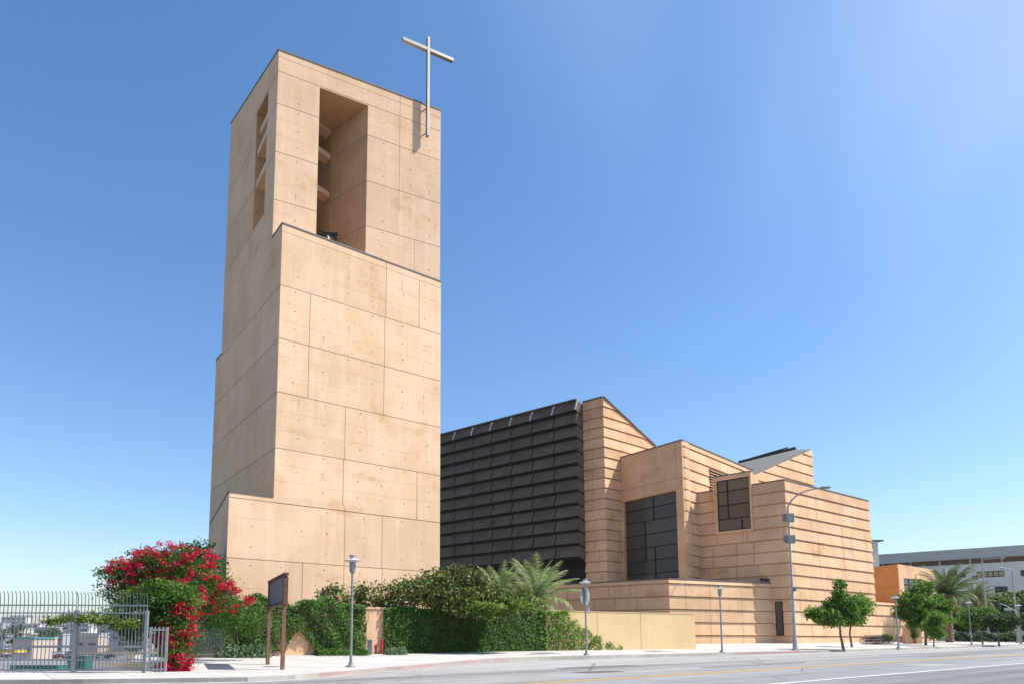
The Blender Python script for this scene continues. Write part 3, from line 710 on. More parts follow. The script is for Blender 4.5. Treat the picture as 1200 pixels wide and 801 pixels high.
# raised box behind the bay, above the roof, sloping down to the back
bay.prism(ori([bl + ins * .752, br_ + ins * .752, br_ + ins * 4.2, bl + ins * 4.2]), D_top - .2, [bt - .002 if (V2(p) - bl).dot(ins) < 2 else D_top + .25 for p in ori([bl + ins * .752, br_ + ins * .752, br_ + ins * 4.2, bl + ins * 4.2])])
bay.build('window_bay', M['adobe'], cath)
cb = MB(); e = (br_ - bl).normalized(); cb.prism(ori([bl - e * .05 - ins * .05, br_ + e * .05 - ins * .05, br_ + e * .05 + ins * .5, bl - e * .05 + ins * .5]), bt + .003, bt + .13); cb.build('coping', M['coping'], bpy.data.objects['window_bay'])
def window(P, d, quad, hb, vb, parent, gm, inset, nn, fw=.12, name='window'):
    """quad: px corners TL TR BR BL; bars given by px end points"""
    pl = P - nn * inset
    pts = [onp(x, y, pl, d) for x, y in quad]
    zt = (pts[0].z + pts[1].z) / 2; zb = (pts[2].z + pts[3].z) / 2; a, b = V2((pts[0] + pts[3]) / 2), V2((pts[1] + pts[2]) / 2)
    fr = MB(); n3 = Vector((nn[0], nn[1], 0)); e = (b - a).normalized(); e3 = Vector((e.x, e.y, 0)); L = (b - a).length; up = Vector((0, 0, 1))
    P3 = lambda s, z: Vector((a.x + e.x * s, a.y + e.y * s, z))
    def bar(s0, z0, s1, z1, w, dp):
        c = (P3(s0, z0) + P3(s1, z1)) / 2
        if abs(s1 - s0) > abs(z1 - z0): fr.box(c, e3 * abs(s1 - s0) / 2, n3 * dp, up * w / 2)
        else: fr.box(c, e3 * w / 2, n3 * dp, up * abs(z1 - z0) / 2)
    bar(0, zt - fw / 2, L, zt - fw / 2, fw, .09); bar(0, zb + fw / 2, L, zb + fw / 2, fw, .09); bar(fw / 2, zb + fw, fw / 2, zt - fw, fw, .088); bar(L - fw / 2, zb + fw, L - fw / 2, zt - fw, fw, .088)
    S = lambda x, y: min(L - .02, max(.02, (V2(onp(x, y, pl, d)) - a).dot(e))); Z = lambda x, y: min(zt, max(zb, onp(x, y, pl, d).z))
    for (x0, y0), (x1, y1) in hb:
        z = (Z(x0, y0) + Z(x1, y1)) / 2; bar(S(x0, y0), z, S(x1, y1), z, .10, .07)
    for (x0, y0), (x1, y1) in vb:
        s = (S(x0, y0) + S(x1, y1)) / 2; bar(s, Z(x0, y0), s, Z(x1, y1), .13, .075)
    w = fr.build(name, M['dark'], parent)
    gl = MB(); zl = sorted([zt, zb] + [(Z(*p) + Z(*q)) / 2 for p, q in hb])
    for i in range(len(zl) - 1):
        o = rnd.uniform(-.006, .006); o2 = rnd.uniform(-.006, .006)
        gl.poly([P3(0, zl[i]) + n3 * o, P3(L, zl[i]) + n3 * o2, P3(L, zl[i + 1]) + n3 * o2, P3(0, zl[i + 1]) + n3 * o])
    gl.build('pane', gm, w)
    return w
s6 = 6.1625
f5 = lambda x, y: (810 + x / s6, 510 + y / s6)
window(Pb, Dl, [f5(185, 330), f5(424, 290), f5(436, 672), f5(200, 692)], [(f5(190, 408), f5(425, 380)), (f5(200, 505), f5(430, 483)), (f5(200, 607), f5(433, 585))], [(f5(262, 320), f5(268, 597)), (f5(368, 600), f5(370, 680))], cath, M['glassbrown'], .12, nDl)
# C block: high window block, plain fascia above a recessed tall window on its left face
nCl = Vector((Cl.y, -Cl.x)); nCl = -nCl if nCl.y > 0 else nCl
zwC = onp(762, 580.3, Cc, Cl).z; zfC = onp(762, 678, Cc, Cl).z
Ce = V2(onp(905, 600, Cc, Cr)); 
m2 = MB()
pw1 = V2(onp(793.6, 620, Cc, Cl)); pw0 = V2(onp(731, 620, Cc, Cl))
Cin = Vector((Cr.x, Cr.y))
rec = .9
# courses on right-hand face: a block just behind the fascia slab
slab = 1.3
C2 = Cc + Cr * .0
clapC = clap('wall', [Cc + Cr * slab, Ce, Ce + back * 16, q + Cr * 14, q + Cr * slab], zgC - 1.5, lC, C_top, cath, M['adobe'], .12, seed=5, coping=False)
m2.prism(ori([Cc, Cc + Cr * slab, q + Cr * slab, q]), zwC, C_top)                 # fascia
m2.prism(ori([Cc, Cc + Cr * slab, pw1 + Cr * slab, pw1]), zfC - 9, zwC)
m2.prism(ori([pw0, pw0 + Cr * slab, q + Cr * slab, q]), zfC - 9, zwC)
hj = onp(762, 560, Cc, Cl).z
for zz_ in (onp(797, 558.5, Cc, Cl).z,): hstrip(m2, q, Cc, zz_, .05)
vstrip(m2, V2(onp(791.7, 540, Cc, Cl)), zwC, C_top, Cl, .04)
m2.build('window_surround', [M['adobe'], M['joint']], cath)
# the courses also run over the slab's end
clap('wall', [Cc + Cr * .02, Cc + Cr * (slab - .01), Cc + Cr * (slab - .01) - nCl * .5, Cc + Cr * .02 - nCl * .5], zgC - 1.5, lC, C_top - .01, cath, M['adobe'], .12, seed=6, coping=False, joint=False)
m2 = MB(); pl_ = ori([Cc, Ce, Ce + back * 16, q]); O = offset(pl_, .08); I = offset(pl_, -.3)
for k in range(4):
    j = (k + 1) % 4; m2.prism(ori([O[k], O[j], I[j], I[k]]), C_top + .002, C_top + .16)
m2.build('coping', M['coping'], clapC)
s4 = 6.675; f4 = lambda x, y: (670 + x / s4, 570 + y / s4)
window(Cc, Cl, [f4(400, 98), f4(822, 25), f4(845, 715), f4(410, 740)],
       [(f4(405, 190), f4(830, 132)), (f4(405, 290), f4(832, 235)), (f4(405, 390), f4(838, 345)), (f4(405, 490), f4(838, 452)), (f4(405, 585), f4(842, 560)), (f4(405, 690), f4(845, 665))],
       [(f4(637, 60), f4(645, 255)), (f4(577, 272), f4(583, 570)), (f4(655, 462), f4(658, 722))], cath, M['glass'], .55, nCl, .14)
# louvre vent high on C's right face
vn = Vector((Cr.y, -Cr.x)); vn = -vn if vn.y > 0 else vn
m2 = MB(); va, vb_ = V2(onp(831, 560, Cc, Cr)), V2(onp(857, 560, Cc, Cr)); v0, v1 = onp(833, 574, Cc, Cr).z, onp(831, 548.5, Cc, Cr).z
for i in range(8):
    z = v0 + (v1 - v0) * (i + .5) / 8; c = (va + vb_) / 2 + vn * .14
    m2.box((c.x, c.y, z), (*(vb_ - va) / 2, 0), (vn.x * .1, vn.y * .1, -.08), (0, 0, .03))
c = (va + vb_) / 2 + vn * .115; m2.box((c.x, c.y, (v0 + v1) / 2), (*(vb_ - va) / 2, 0), (vn.x * .01, vn.y * .01, 0), (0, 0, (v1 - v0) / 2), 1)
m2.build('vent', [M['adobe'], M['dark']], cath)
# B block: high nave end, roof falls along its right face
Bfar = V2(onp(790, 560, Bc, Br)); Bl0 = V2(onp(684, 520, Bc, Bl))
c1 = onp(706.5, 465, Bc, Br); c2 = onp(767.5, 522.5, Bc, Br)
nb = Vector((Bl.x, Bl.y, 0)); pn = (c2 - c1).cross(nb); pn = -pn if pn.z < 0 else pn
pn.normalize()
clap('wall', [Bc, Bfar, Bfar + Bl * 20, Bl0 + Br * 18, Bl0], zgC - 1.5, lB, B_top + 3, cath, M['adobe'], .12, clips=[(c1, pn)], seed=8, coping=False)
m2 = MB()
m2.beam(c1 + Vector((0, 0, .06)), c2 + Vector((0, 0, .06)), .5, .14); m2.beam(c1 + Vector((0, 0, .06)), Vector((*Bl0, onp(684, 471, Bc, Bl).z + .06)), .5, .14); m2.build('coping', M['coping'], cath)
# black louvred wall
nBl = Vector((Bl.y, -Bl.x)); nBl = -nBl if nBl.y > 0 else nBl
OUT = 1.5
def LP(px, py, o=OUT): return onp(px, py, Bl0 + nBl * o, Bl)
Lr = V2(LP(677.5, 560)); Ltop = onp(683.5, 471, Bl0, Bl).z; Lbot = LP(676, 655).z; Lfar = Lr + Bl * 62
m2 = MB(); core = ori([Bl0 + Bl * .02 - nBl * 1, Lr - nBl * .35 , Lfar - nBl * .35, Lfar - nBl * 6])
core = ori([Lr - nBl * .35, Lfar - nBl * .35, Lfar - nBl * 9, Bl0 + Bl * .03 - nBl * 9, Bl0 + Bl * .03 + nBl * .02])
m2.prism(core, Lbot, Ltop - .25)
m2.prism(ori([Bl0 + Bl * .6 - nBl * .5, Lfar - nBl * 2.5, Lfar - nBl * 9, Bl0 + Bl * .6 - nBl * 9]), zgC - 1, Lbot)
lw = m2.build('louvre_wall', M['dark'], cath)
NR = 12; rowh = (Ltop - Lbot) / NR
ur = Vector((Bl.x, Bl.y, 0)); nn3 = Vector((nBl.x, nBl.y, 0))
seamx = [677.5, 650, 625, 599, 576, 554, 533.5]
S0 = [(V2(LP(x, 560)) - Lr).length for x in seamx]; dS = 4.2; print('louvre seams', S0, 'row', rowh)
dS = (S0[-1] - S0[0]) / 6
for r in range(NR):
    z0 = Lbot + r * rowh; z1_ = z0 + rowh; m2 = MB(); col = 0
    k = 0; Lmax = 60
    while k * dS < Lmax:
        a = Vector((*Lr, 0)) + ur * (k * dS + (.0 if k == 0 else .10)); b = Vector((*Lr, 0)) + ur * min(Lmax, (k + 1) * dS - .10)
        # sloping glass/metal flap: bottom leans out, underside in shade
        bo, to = .46, -.16
        q4 = [a + nn3 * bo + Vector((0, 0, z0 + .36)), b + nn3 * bo + Vector((0, 0, z0 + .36)), b + nn3 * to + Vector((0, 0, z1_ + .02)), a + nn3 * to + Vector((0, 0, z1_ + .02))]
        w4 = [p - nn3 * .12 for p in q4]
        m2.raw(q4 + w4, [(0, 1, 2, 3), (7, 6, 5, 4), (0, 4, 5, 1), (1, 5, 6, 2), (2, 6, 7, 3), (3, 7, 4, 0)], 0)
        if r == NR - 1: m2.beam((q4[0] + nn3 * .05), (q4[3] + nn3 * .05), .20, .10, 2)
        k += 1
    # dark rail under each flap row
    a = Vector((*Lr, z0 + .14)); b = a + ur * Lmax; m2.box((a + b) / 2 + nn3 * -.22 + Vector((0, 0, .08)), (b - a) / 2, nn3 * .10, (0, 0, .2), 1)
    m2.build('louvre', [M['louvre'], M['dark'], M['silver']], lw)
# side return of louvre block
m2 = MB(); a = Lr - nBl * .3
for r in range(NR):
    z0 = Lbot + r * rowh
    p0, p1 = Vector((*(Bl0 + Bl * -.01), 0)), Vector((*Lr, 0)); nr3 = Vector((Br.y, -Br.x, 0))
    q4 = [p0 + nr3 * -.02 + Vector((0, 0, z0)), p1 + nn3 * .25 + Vector((0, 0, z0 + .3)), p1 - nn3 * .2 + Vector((0, 0, z0 + rowh)), p0 + Vector((0, 0, z0 + rowh - .3))]
    m2.poly(q4); m2.poly(q4[::-1])
m2.build('louvre_return', M['louvre'], lw)
tb = MB(); tb.beam((*(Lr + nBl * .0), Ltop + .02), (*(Lfar), Ltop + .02), .8, .12); tb.build('coping', M['coping'], lw)
# E: low front wall
El = vp(-560); Ec = V2(at_y(783.5, 678, 74.5)); Er = (V2(onp(909, 700, Dc + nDl * -.6, Dl)) - Ec).normalized()
Ez = onp(783.5, 678, Ec, Er).z; Ee = V2(onp(909, 700, Dc + nDl * -.6, Dl)); Efar = Ec + El * 34
lE = sorted(zlev(785, 697.3, 743, 3, Ec, Er)); lE = [z for z in full(lE)]; print('E', Ec[:], Ez, 'course', lE[1] - lE[0], 'Ee', Ee[:], proj((*Ee, 2)), 'El', Efar[:])
zE1 = onp(783.5, 712, Ec, El).z
ew = clap('low_wall', [Ec, Ee, Ee + Vector((-1.2, 4)), Efar + Vector((6, 8)), Efar], zgC - 2.5, lE, Ez, cath, M['adobe'], .12, seed=11)
# slit window by the corner
m2 = MB(); pa, pb = V2(onp(909.3, 720, Dc, Dl)), V2(onp(918, 720, Dc, Dl)); za, zb_ = onp(913, 744, Dc, Dl).z, onp(913, 704.5, Dc, Dl).z
c = (pa + pb) / 2 + nDl * .12; m2.box((c.x, c.y, (za + zb_) / 2), (*(pb - pa) / 2, 0), (nDl.x * .05, nDl.y * .05, 0), (0, 0, (zb_ - za) / 2)); 
sw = m2.build('window', M['dark'], cath); m3 = MB()
m3.box((c.x + nDl.x * .06, c.y + nDl.y * .06, (za + zb_) / 2), (*((pb - pa) / 2 * .75), 0), (nDl.x * .01, nDl.y * .01, 0), (0, 0, (zb_ - za) / 2 - .12)); m3.build('pane', M['glass'], sw)
# F: back block with sloping roof
Fc = V2(at_y(951, 527, 104.)); Fr = vp(1600); Fl_ = V2(onp(885, 560, Fc, Fr)); ft = onp(950.5, 526.5, Fc, Fr); fl = onp(889.5, 553.5, Fc, Fr)
lF = full(sorted(zlev(950, 534, 560, 2.35, Fc, Fr)))
fn = (ft - fl).cross(Vector((back.x, back.y, .0))); fn = -fn if fn.z < 0 else fn; fn.normalize()
rt1 = at_y(932, 526.8, 118.); rt0 = at_y(866, 543, 118.)
clap('wall', [Fc, Fc + back * 14, Fl_ + back * 14, Fl_ - Fr * 3, Fl_], zgC, lF, ft.z + 6, cath, M['adobe'], .12, clips=[(ft, fn)], seed=13, coping=False)
m2 = MB(); n_f = Vector((0, 0, .12))
fl2 = onp(878, 558.5, Fc, Fr)
m2.raw([ft + n_f, fl2 + n_f, rt0 + n_f, rt1 + n_f, ft - n_f * .2, fl2 - n_f * .2, rt0 - n_f, rt1 - n_f], [(0, 3, 2, 1), (4, 5, 6, 7), (0, 1, 5, 4), (1, 2, 6, 5), (2, 3, 7, 6), (3, 0, 4, 7)]); m2.build('roof', M['roof'], cath)
m2 = MB(); m2.beam(rt0 + Vector((0, 0, .25)), rt1 + Vector((0, 0, .3)), .5, .55); m2.beam(rt0 + Vector((.5, 1.2, .7)), rt1 + Vector((-.8, 1.2, .8)), .3, .2); m2.build('skylight_rail', M['dark'], cath)
# G: low wing continuing D to the right
Gp = V2(onp(1021, 720, Dc, Dr)); Gz = onp(1024, 704.5, Dc, Dr).z; Gend = V2(onp(1096, 730, Dc, Dr))
clap('low_wing', [Dend + Dr * .02, Gend, Gend + back * 12, Dend + back * 12], zgC - .8, lD, Gz, cath, M['adobe'], .12, seed=17, coping=False)
# entrance piers on the low wing
# H: rectory block behind, bounced light on its shaded face painted orange
Hc = V2(at_y(1052, 660.5, 104.)); Hl, Hr = vp(260), vp(1640)
Hz = onp(1052, 660.5, Hc, Hr).z; H0 = V2(onp(1015, 665, Hc, Hl)); H1 = V2(onp(1094, 680, Hc, Hr))
rec_ = thing('parish_house', 'flat roofed tan concrete block with a square window, orange bounced light painted on its shaded side, right of the cathedral', 'building', (Hc.x, Hc.y, zgC))
m2 = MB(); m2.prism(ori([Hc, H1, H1 + back * 12, H0 + back * 3, H0]), zgC - 2, Hz)
hstrip(m2, H0, Hc, onp(1052, 686.5, Hc, Hr).z, .05); vstrip(m2, V2(onp(1071, 690, Hc, Hr)), onp(1072, 704, Hc, Hr).z, Hz, Hr, .05)
m2.build('wall', [M['orange'], M['joint']], rec_)
m2 = MB(); nH = Vector((Hr.y, -Hr.x)); nH = -nH if nH.y > 0 else nH
def HB(px0, px1, y0, y1, o, mb, mi=0, ref=1052):
    a, b = V2(onp(px0, 680, Hc, Hr)), V2(onp(px1, 680, Hc, Hr)); z0, z1 = onp(ref, y1, Hc, Hr).z, onp(ref, y0, Hc, Hr).z; c = (a + b) / 2 + nH * o / 2
    mb.box((c.x, c.y, (z0 + z1) / 2), (*(b - a) / 2, 0), (nH.x * o / 2, nH.y * o / 2, 0), (0, 0, (z1 - z0) / 2), mi)
HB(1052.1, 1057.6, 660.6, 735, .18, m2); HB(1057.6, 1071.8, 660.6, 676, .18, m2); HB(1071.8, 1094, 660.6, 669.5, .18, m2); HB(1071.8, 1094, 670.2, 683, .3, m2); HB(1071.8, 1094, 683.6, 735, .2, m2); HB(1057.6, 1071.8, 705, 735, .18, m2)
m2.build('front_cladding', M['adobe'], rec_)
m2 = MB(); HB(1057.7, 1071.7, 676.1, 704.9, .03, m2)
w = m2.build('window', M['glass'], rec_); m2 = MB()
for y in (683, 690, 697): HB(1057.7, 1071.7, y, y + .8, .09, m2)
HB(1064, 1064.6, 676.1, 704.9, .08, m2)
m2.build('frame', M['dark'], w)
# ================================================================== FAR OFFICE BUILDING
Oc = V2(at_y(1022, 650, 175.)); Od = -vp(-500); Oe = V2(onp(1330, 640, Oc, Od)); zt0 = onp(1022, 650, Oc, Od).z; Oz = zt0
off = thing('office_building', 'long grey flat roofed office building with a strip window band behind the palms', 'building', (Oc.x, Oc.y, 1.5))
nO = Vector((Od.y, -Od.x)); nO = -nO if nO.y > 0 else nO; dpt = -nO * 20
Os = Oc - Od * 12
def OB(mb, s0, s1, z0, z1, o0, o1, mi=0):
    a, b = Oc + Od * s0, Oc + Od * s1
    mb.prism(ori([a + nO * o0, b + nO * o0, b + nO * o1, a + nO * o1]), z0, z1, mi)
OL = (Oe - Oc).length
def OS(px): return (V2(onp(px, 680, Oc, Od)) - Oc).length * (1 if px > 1022 else -1)
zc0 = onp(1022, 661, Oc, Od).z; zb0 = onp(1022, 666.5, Oc, Od).z
M['grey_stone'] = plain('grey_stone', (.74, .68, .62), .85, var=.07, scale=.6); M['cornice'] = plain('grey_cornice', (.47, .45, .43), .8, var=.05)
M['brownband'] = plain('brown_band', (.16, .09, .055), .8)
m2 = MB(); OB(m2, -12, OL, 0, zb0, -20, 0); m2.build('wall', M['grey_stone'], off)
m2 = MB(); OB(m2, -12, OL, zc0, zt0, -20, .9); m2.build('cornice', M['cornice'], off)
m2 = MB(); OB(m2, -12, OL, zb0 + .01, zc0 - .01, -20, -.4); m2.build('attic', M['brownband'], off)
s = -10
while s < 60: m2 = MB(); OB(m2, s, s + .35, zb0 + .01, zc0 - .01, -.39, .1); s += 6; m2.build('attic_fin', M['cornice'], off)
def owin(x0, x1, y0, y1, n, curtain=False):
    s0, s1 = OS(x0), OS(x1); xm = (x0 + x1) / 2; z0, z1 = onp(xm, y1, Oc, Od).z, onp(xm, y0, Oc, Od).z
    m2 = MB(); OB(m2, s0, s1, z0, z1, -.1, .06); w = m2.build('window', M['dark'], off); m3 = MB()
    for i in range(n):
        a = s0 + (s1 - s0) * (i + .08) / n; b = s0 + (s1 - s0) * (i + .92) / n; OB(m3, a, b, z0 + .2, z1 - .2, .065, .08)
    m3.build('pane', M['blind'] if curtain else M['glass'], w)
M['blind'] = plain('tan_blinds', (.45, .36, .2), .8)
owin(1145.5, 1177.5, 668.5, 675.5, 5, True); owin(1165, 1180, 686.5, 693.5, 2); owin(1128, 1132, 670, 676, 1); owin(1197, 1215, 667, 674, 2); owin(1140, 1146, 674, 678, 1)
owin(1112, 1122, 668, 674, 2); owin(1185, 1215, 700, 707, 3)
m2 = MB(); wp = V2(at_y(1024, 640, 130.)); m2.bx(wp.x - 6, wp.x + .8, wp.y, wp.y + 6, 2, at_y(1024, 633.5, 130.).z); m2.bx(wp.x - 6.2, wp.x + 1.9, wp.y - .2, wp.y + 6, at_y(1024, 633.5, 130.).z + .01, at_y(1024, 633.5, 130.).z + .25, 1)
tag(m2.build('roof_house', [M['white'], M['coping']], origin=(wp.x, wp.y, 1.5)), 'plain white block standing behind the right end of the cathedral', 'building')
# ================================================================== GARDEN WALLS
def wallrun(name, label, pts, zt, th, mat, base=-.6, cop=None, parent=None):
    m2 = MB(); t = thing(name, label, 'wall', (*V2(pts[0]), zs(*V2(pts[0]))))
    for a, b in zip(pts, pts[1:]):
        a, b = V2(a), V2(b); e = (b - a).normalized(); nn = Vector((-e.y, e.x))
        m2.prism(ori([a, b, b + nn * th, a + nn * th]), zs(*a) + base, zt)
    m2.build('wall', [mat, M['joint']], t)
    return t, m2
J0, J1, J2 = V2(gp(640, 761.8)), V2(gp(741, 760.4)), V2(gp(815.5, 759.6)); Jz = onp(790, 718.8, J1, (J2 - J1)).z
print('J', J0[:], J1[:], J2[:], 'z', Jz, zs(*J1))
jt = thing('garden_wall', 'smooth tan painted wall in front of the cathedral, ivy creeping onto its left end', 'wall', (*J1, zs(*J1)))
m2 = MB(); e = (J2 - J0).normalized(); nn = Vector((-e.y, e.x))
m2.prism(ori([J0, J2, J2 + nn * .6, J0 + nn * .6]), zs(*J1) - .8, Jz)
for px in (751, 700): vstrip(m2, V2(onp(px, 740, J0, e)), zs(*J1) - .2, Jz, e, .035)
for px in (765, 790, 720, 735):
    for y in (731, 752):
        p = onp(px, y, J0, e) - Vector((nn.x, nn.y, 0)) * .005; e3 = Vector((e.x, e.y, 0)); m2.poly([p + e3 * .04 * math.cos(k * PI / 4) + Vector((0, 0, .04 * math.sin(k * PI / 4))) for k in range(8)], 1)
m2.build('wall', [M['tan'], M['joint']], jt)
m2 = MB(); m2.prism(ori([J0 - nn * .03, J2 - nn * .03, J2 + nn * .63, J0 + nn * .63]), Jz + .002, Jz + .06); m2.build('coping', M['tan'], jt)
# terrace wall carrying the ivy, in front of the tower
H0_, H1_, H2_ = V2(gp(222, 770)), V2(gp(440, 766)), V2(J0)
Hzt = onp(440, 712.5, H1_, SD).z
ht = thing('terrace_wall', 'tan concrete terrace wall mostly hidden under ivy below the bell tower', 'wall', (*H1_, zs(*H1_)))
m2 = MB()
for a, b in ((H0_, H1_), (H1_, H2_)):
    e = (b - a).normalized(); nn = Vector((-e.y, e.x)); m2.prism(ori([a + nn * .5, b + nn * .5, b + nn * 1.1, a + nn * 1.1]), zs(*a) - .8, Hzt)
m2.build('wall', M['adobe'], ht)
m2 = MB()
for a, b in ((H0_, H1_), (H1_, H2_)):
    e = (b - a).normalized(); nn = Vector((-e.y, e.x)); m2.prism(ori([a + nn * .42, b + nn * .42, b + nn * 1.2, a + nn * 1.2]), Hzt + .002, Hzt + .12)
m2.build('coping', M['adobe'], ht)
# terrace soil behind it
e = (H2_ - H1_).normalized(); nn = Vector((-e.y, e.x)); m2 = MB()
m2.prism(ori([H1_ + nn * 1.1, H2_ + nn * 1.1, H2_ + nn * 9, H1_ + nn * 5]), zs(*H1_) - .5, Hzt - .35)
e = (H1_ - H0_).normalized(); nn = Vector((-e.y, e.x)); m2.prism(ori([H0_ + nn * 1.1, H1_ + nn * 1.1, H1_ + nn * 5, H0_ + nn * 5]), zs(*H0_) - .5, Hzt - .35)
e = (J2 - J0).normalized(); nn = Vector((-e.y, e.x)); m2.prism(ori([J0 + nn * .6, J2 + nn * .6, Ec + El * 1.0, J0 + nn * 9]), zs(*J0) - .5, Jz - .5)
struct(m2.build('terrace_ground', M['soil']))
print('terrace', H0_[:], H1_[:], 'z', Hzt)
# ================================================================== IVY
def ivy(label, a, b, zb, zt, n, depth=.45, mat='leaf_ivy', size=.16, front=None, keep=None, name='ivy_hedge', cat='ivy', topd=1.2, flat=1.):
    a, b = V2(a), V2(b); L = (b - a).length; e = (b - a).normalized(); nn = Vector((e.y, -e.x))
    t = thing(name, label, cat, (a.x, a.y, zs(a.x, a.y)))
    u = nr.uniform(0, L, n); hz = nr.uniform(0, 1, n)
    ph = nr.uniform(0, 6, 6)
    bulge = .25 * np.sin(u * 1.3 + ph[0] + hz * 2) + .2 * np.sin(u * 2.9 + ph[1] - hz * 5) + .15 * np.sin(u * .6 + ph[2]) + .12 * np.sin(hz * 9 + u * 4 + ph[3])
    bulge = bulge * flat; o = depth * (.7 + bulge) - np.abs(nr.normal(0, .12, n))
    topz = zt + flat * (.22 * np.sin(u * 1.7 + ph[4]) + .14 * np.sin(u * 4.3 + ph[5])) + nr.uniform(-.08, .15, n)
    istop = nr.random(n) < .28
    o = np.where(istop, nr.uniform(-topd, depth * .8, n), o)
    z = np.where(istop, topz - .12 * np.abs(nr.normal(0, 1, n)), zb(u / L) + (topz - zb(u / L)) * hz if callable(zb) else zb + (topz - zb) * hz)
    P = np.stack([a.x + e.x * u + nn.x * o, a.y + e.y * u + nn.y * o, z], 1)
    if keep is not None:
        k = keep(u / L, (z - zs(*a)) / (zt - zs(*a))); P = P[k]
    outw = np.tile(np.array([nn.x, nn.y, .2]) * .9, (len(P), 1))
    leafmesh('leaves', P, size, M[mat], t, up=.3, outward=outw)
    # dark woody mat behind the leaves
    m2 = MB()
    for i in range(int(L * 1.6)):
        x = (i + rnd.random()) / 1.6
        hk = 1.
        if keep is not None:
            if not keep(np.array([x / L]), np.array([.4]))[0]: continue
            while hk > .3 and not keep(np.array([x / L]), np.array([hk]))[0]: hk -= .05
        p = a + e * x; pts = []
        for k in range(7):
            f = k / 6; q = p + e * (.3 * math.sin(f * 4 + x)) + nn * (.04 + .1 * math.sin(f * 3 + x) ** 2); pts.append((q.x, q.y, zs(*a) - .1 + (zt - zs(*a)) * f * (hk - .12)))
        m2.tube(pts, [.04, .035, .03, .025, .02, .018, .01], 5)
    m2.build('stems', M['bark'], t)
    return t
e = (H1_ - H0_).normalized(); nn = Vector((-e.y, e.x)); zt_ = Hzt + .35; zgI = zs(*H0_)
def k1(u, h):
    lift = .02 + .33 * np.exp(-((u - .56) / .075) ** 2) + .12 * np.sin(u * 13) ** 2
    return (h > lift) & ~((u > .975))
ivy('leafy ivy over the terrace wall between the bougainvillea and the tan gap behind the lamp', H0_ + nn * .45, H1_ + nn * .45 - e * .3, zgI, Hzt + .3, 24000, .5, keep=k1, size=.135)
e = (H2_ - H1_).normalized(); nn = Vector((-e.y, e.x))
ivy('dense clipped dark green ivy hedge right of the red standpipe, under the magnolia', H1_ + nn * .45 + e * .75, H2_ + nn * .3, zs(*H1_) + .02, Hzt + .05, 24000, .5, size=.15, flat=.4)
e = (J2 - J0).normalized()
def k2(u, h):
    top = 1 - np.clip((u - .22) / .52, 0, 1) ** .8 * .93
    return (h < top + .05 * np.sin(u * 60)) & (u < .8)
ivy('loose pale ivy trailing down to the right across the tan painted wall', J0 + e * -.6, J0 + e * ((J2 - J0).length * .62), zs(*J1), Jz + .1, 6500, .3, keep=k2, size=.17, topd=.2, mat='leaf_street')
# low ground cover at the foot of the wall
def cover(label, px0, px1, py, h, n, mat='leaf_blue', d=1.0):
    a, b = V2(gp(px0, py)), V2(gp(px1, py)); t = thing('ground_cover', label, 'plants', (*a, zs(*a)))
    t['kind'] = 'stuff'
    u = nr.random(n); v = nr.normal(0, .4, n) * d; hh = (.25 + .75 * np.abs(np.sin(u * 23)) ** .5) * h
    P = np.stack([a.x + (b.x - a.x) * u + v * -.3, a.y + (b.y - a.y) * u + v, zs(*a) + nr.random(n) * hh * np.exp(-v ** 2)], 1)
    lm = leafmesh('leaves', P, .15, M[mat], t, up=.8); lm['kind'] = 'stuff'
cover('pale green low plants along the wall foot left of the brown sign posts', 255, 318, 769.5, .75, 2600)
cover('low green plants growing at the foot of the ivy behind the street lamp', 370, 432, 767.3, .45, 1100, 'leaf_ivy')
cover('small tuft of pale leaves at the hedge foot beside the red standpipe', 452, 476, 766.4, .5, 500)
# magnolias over the hedge
def at(px, py, Y): return tuple(at_y(px, py, Y))
Ym = 45.
def gbase(px, Y, z=None):
    x = (px - CX) / (F / ct) * Y; return (x, Y, zs(x, Y) if z is None else z)
tree(gbase(455, Ym + 1, Hzt - .4), [(at(398, 696, Ym), (1.3, .9, .55)), (at(432, 697, Ym), (1.5, 1, .75)), (at(470, 693, Ym + .5), (1.5, 1.1, .95)), (at(497, 692, Ym + .5), (1.3, 1.1, .9)), (at(452, 706, Ym), (1.6, .9, .5))], .12, 'spreading magnolia with open branches crossing low in front of the tower wall', .24, 'leaf_mag', .5, name='magnolia_tree', cr=.27, hollow=.2)
tree(gbase(545, Ym + 2, Hzt - .4), [(at(515, 690, Ym + 1.5), (1.4, 1.2, 1.3)), (at(542, 687, Ym + 2), (1.6, 1.4, 1.35)), (at(572, 700, Ym + 2), (1.5, 1.2, .9)), (at(535, 705, Ym + 1), (2.6, 1.2, 1.0)), (at(605, 704, Ym + 1.5), (1.6, 1.0, .7)), (at(580, 708, Ym + 1), (2.0, 1.0, .8))], .15, 'thick rounded magnolia over the hedge, in front of the black louvres', .24, 'leaf_mag', .95, name='magnolia_tree', cr=.27)
tree(gbase(600, Ym + .3, Hzt - .4), [(at(598, 709, Ym), (1.5, .8, .5)), (at(570, 714, Ym - .5), (1.4, .7, .45))], .06, 'bright green shrub on top of the hedge, below the two stubby palms', .2, 'leaf_bright', .8, name='shrub', cr=.2, cat='shrub')
# stubby palms behind the hedge
palm(gbase(583, 52.5, Hzt - 1.2), 2.3, 3.2, 'stubby date palm with upright fronds, left of the pair before the black louvres', 26, .4, dry=7, seed=3, droop=.62, group=None)
palm(gbase(628, 54, Hzt - 1.2), 2.4, 4.0, 'stubby date palm with wide arching fronds, right of the pair before the black louvres', 32, .42, dry=8, seed=8, droop=.75)
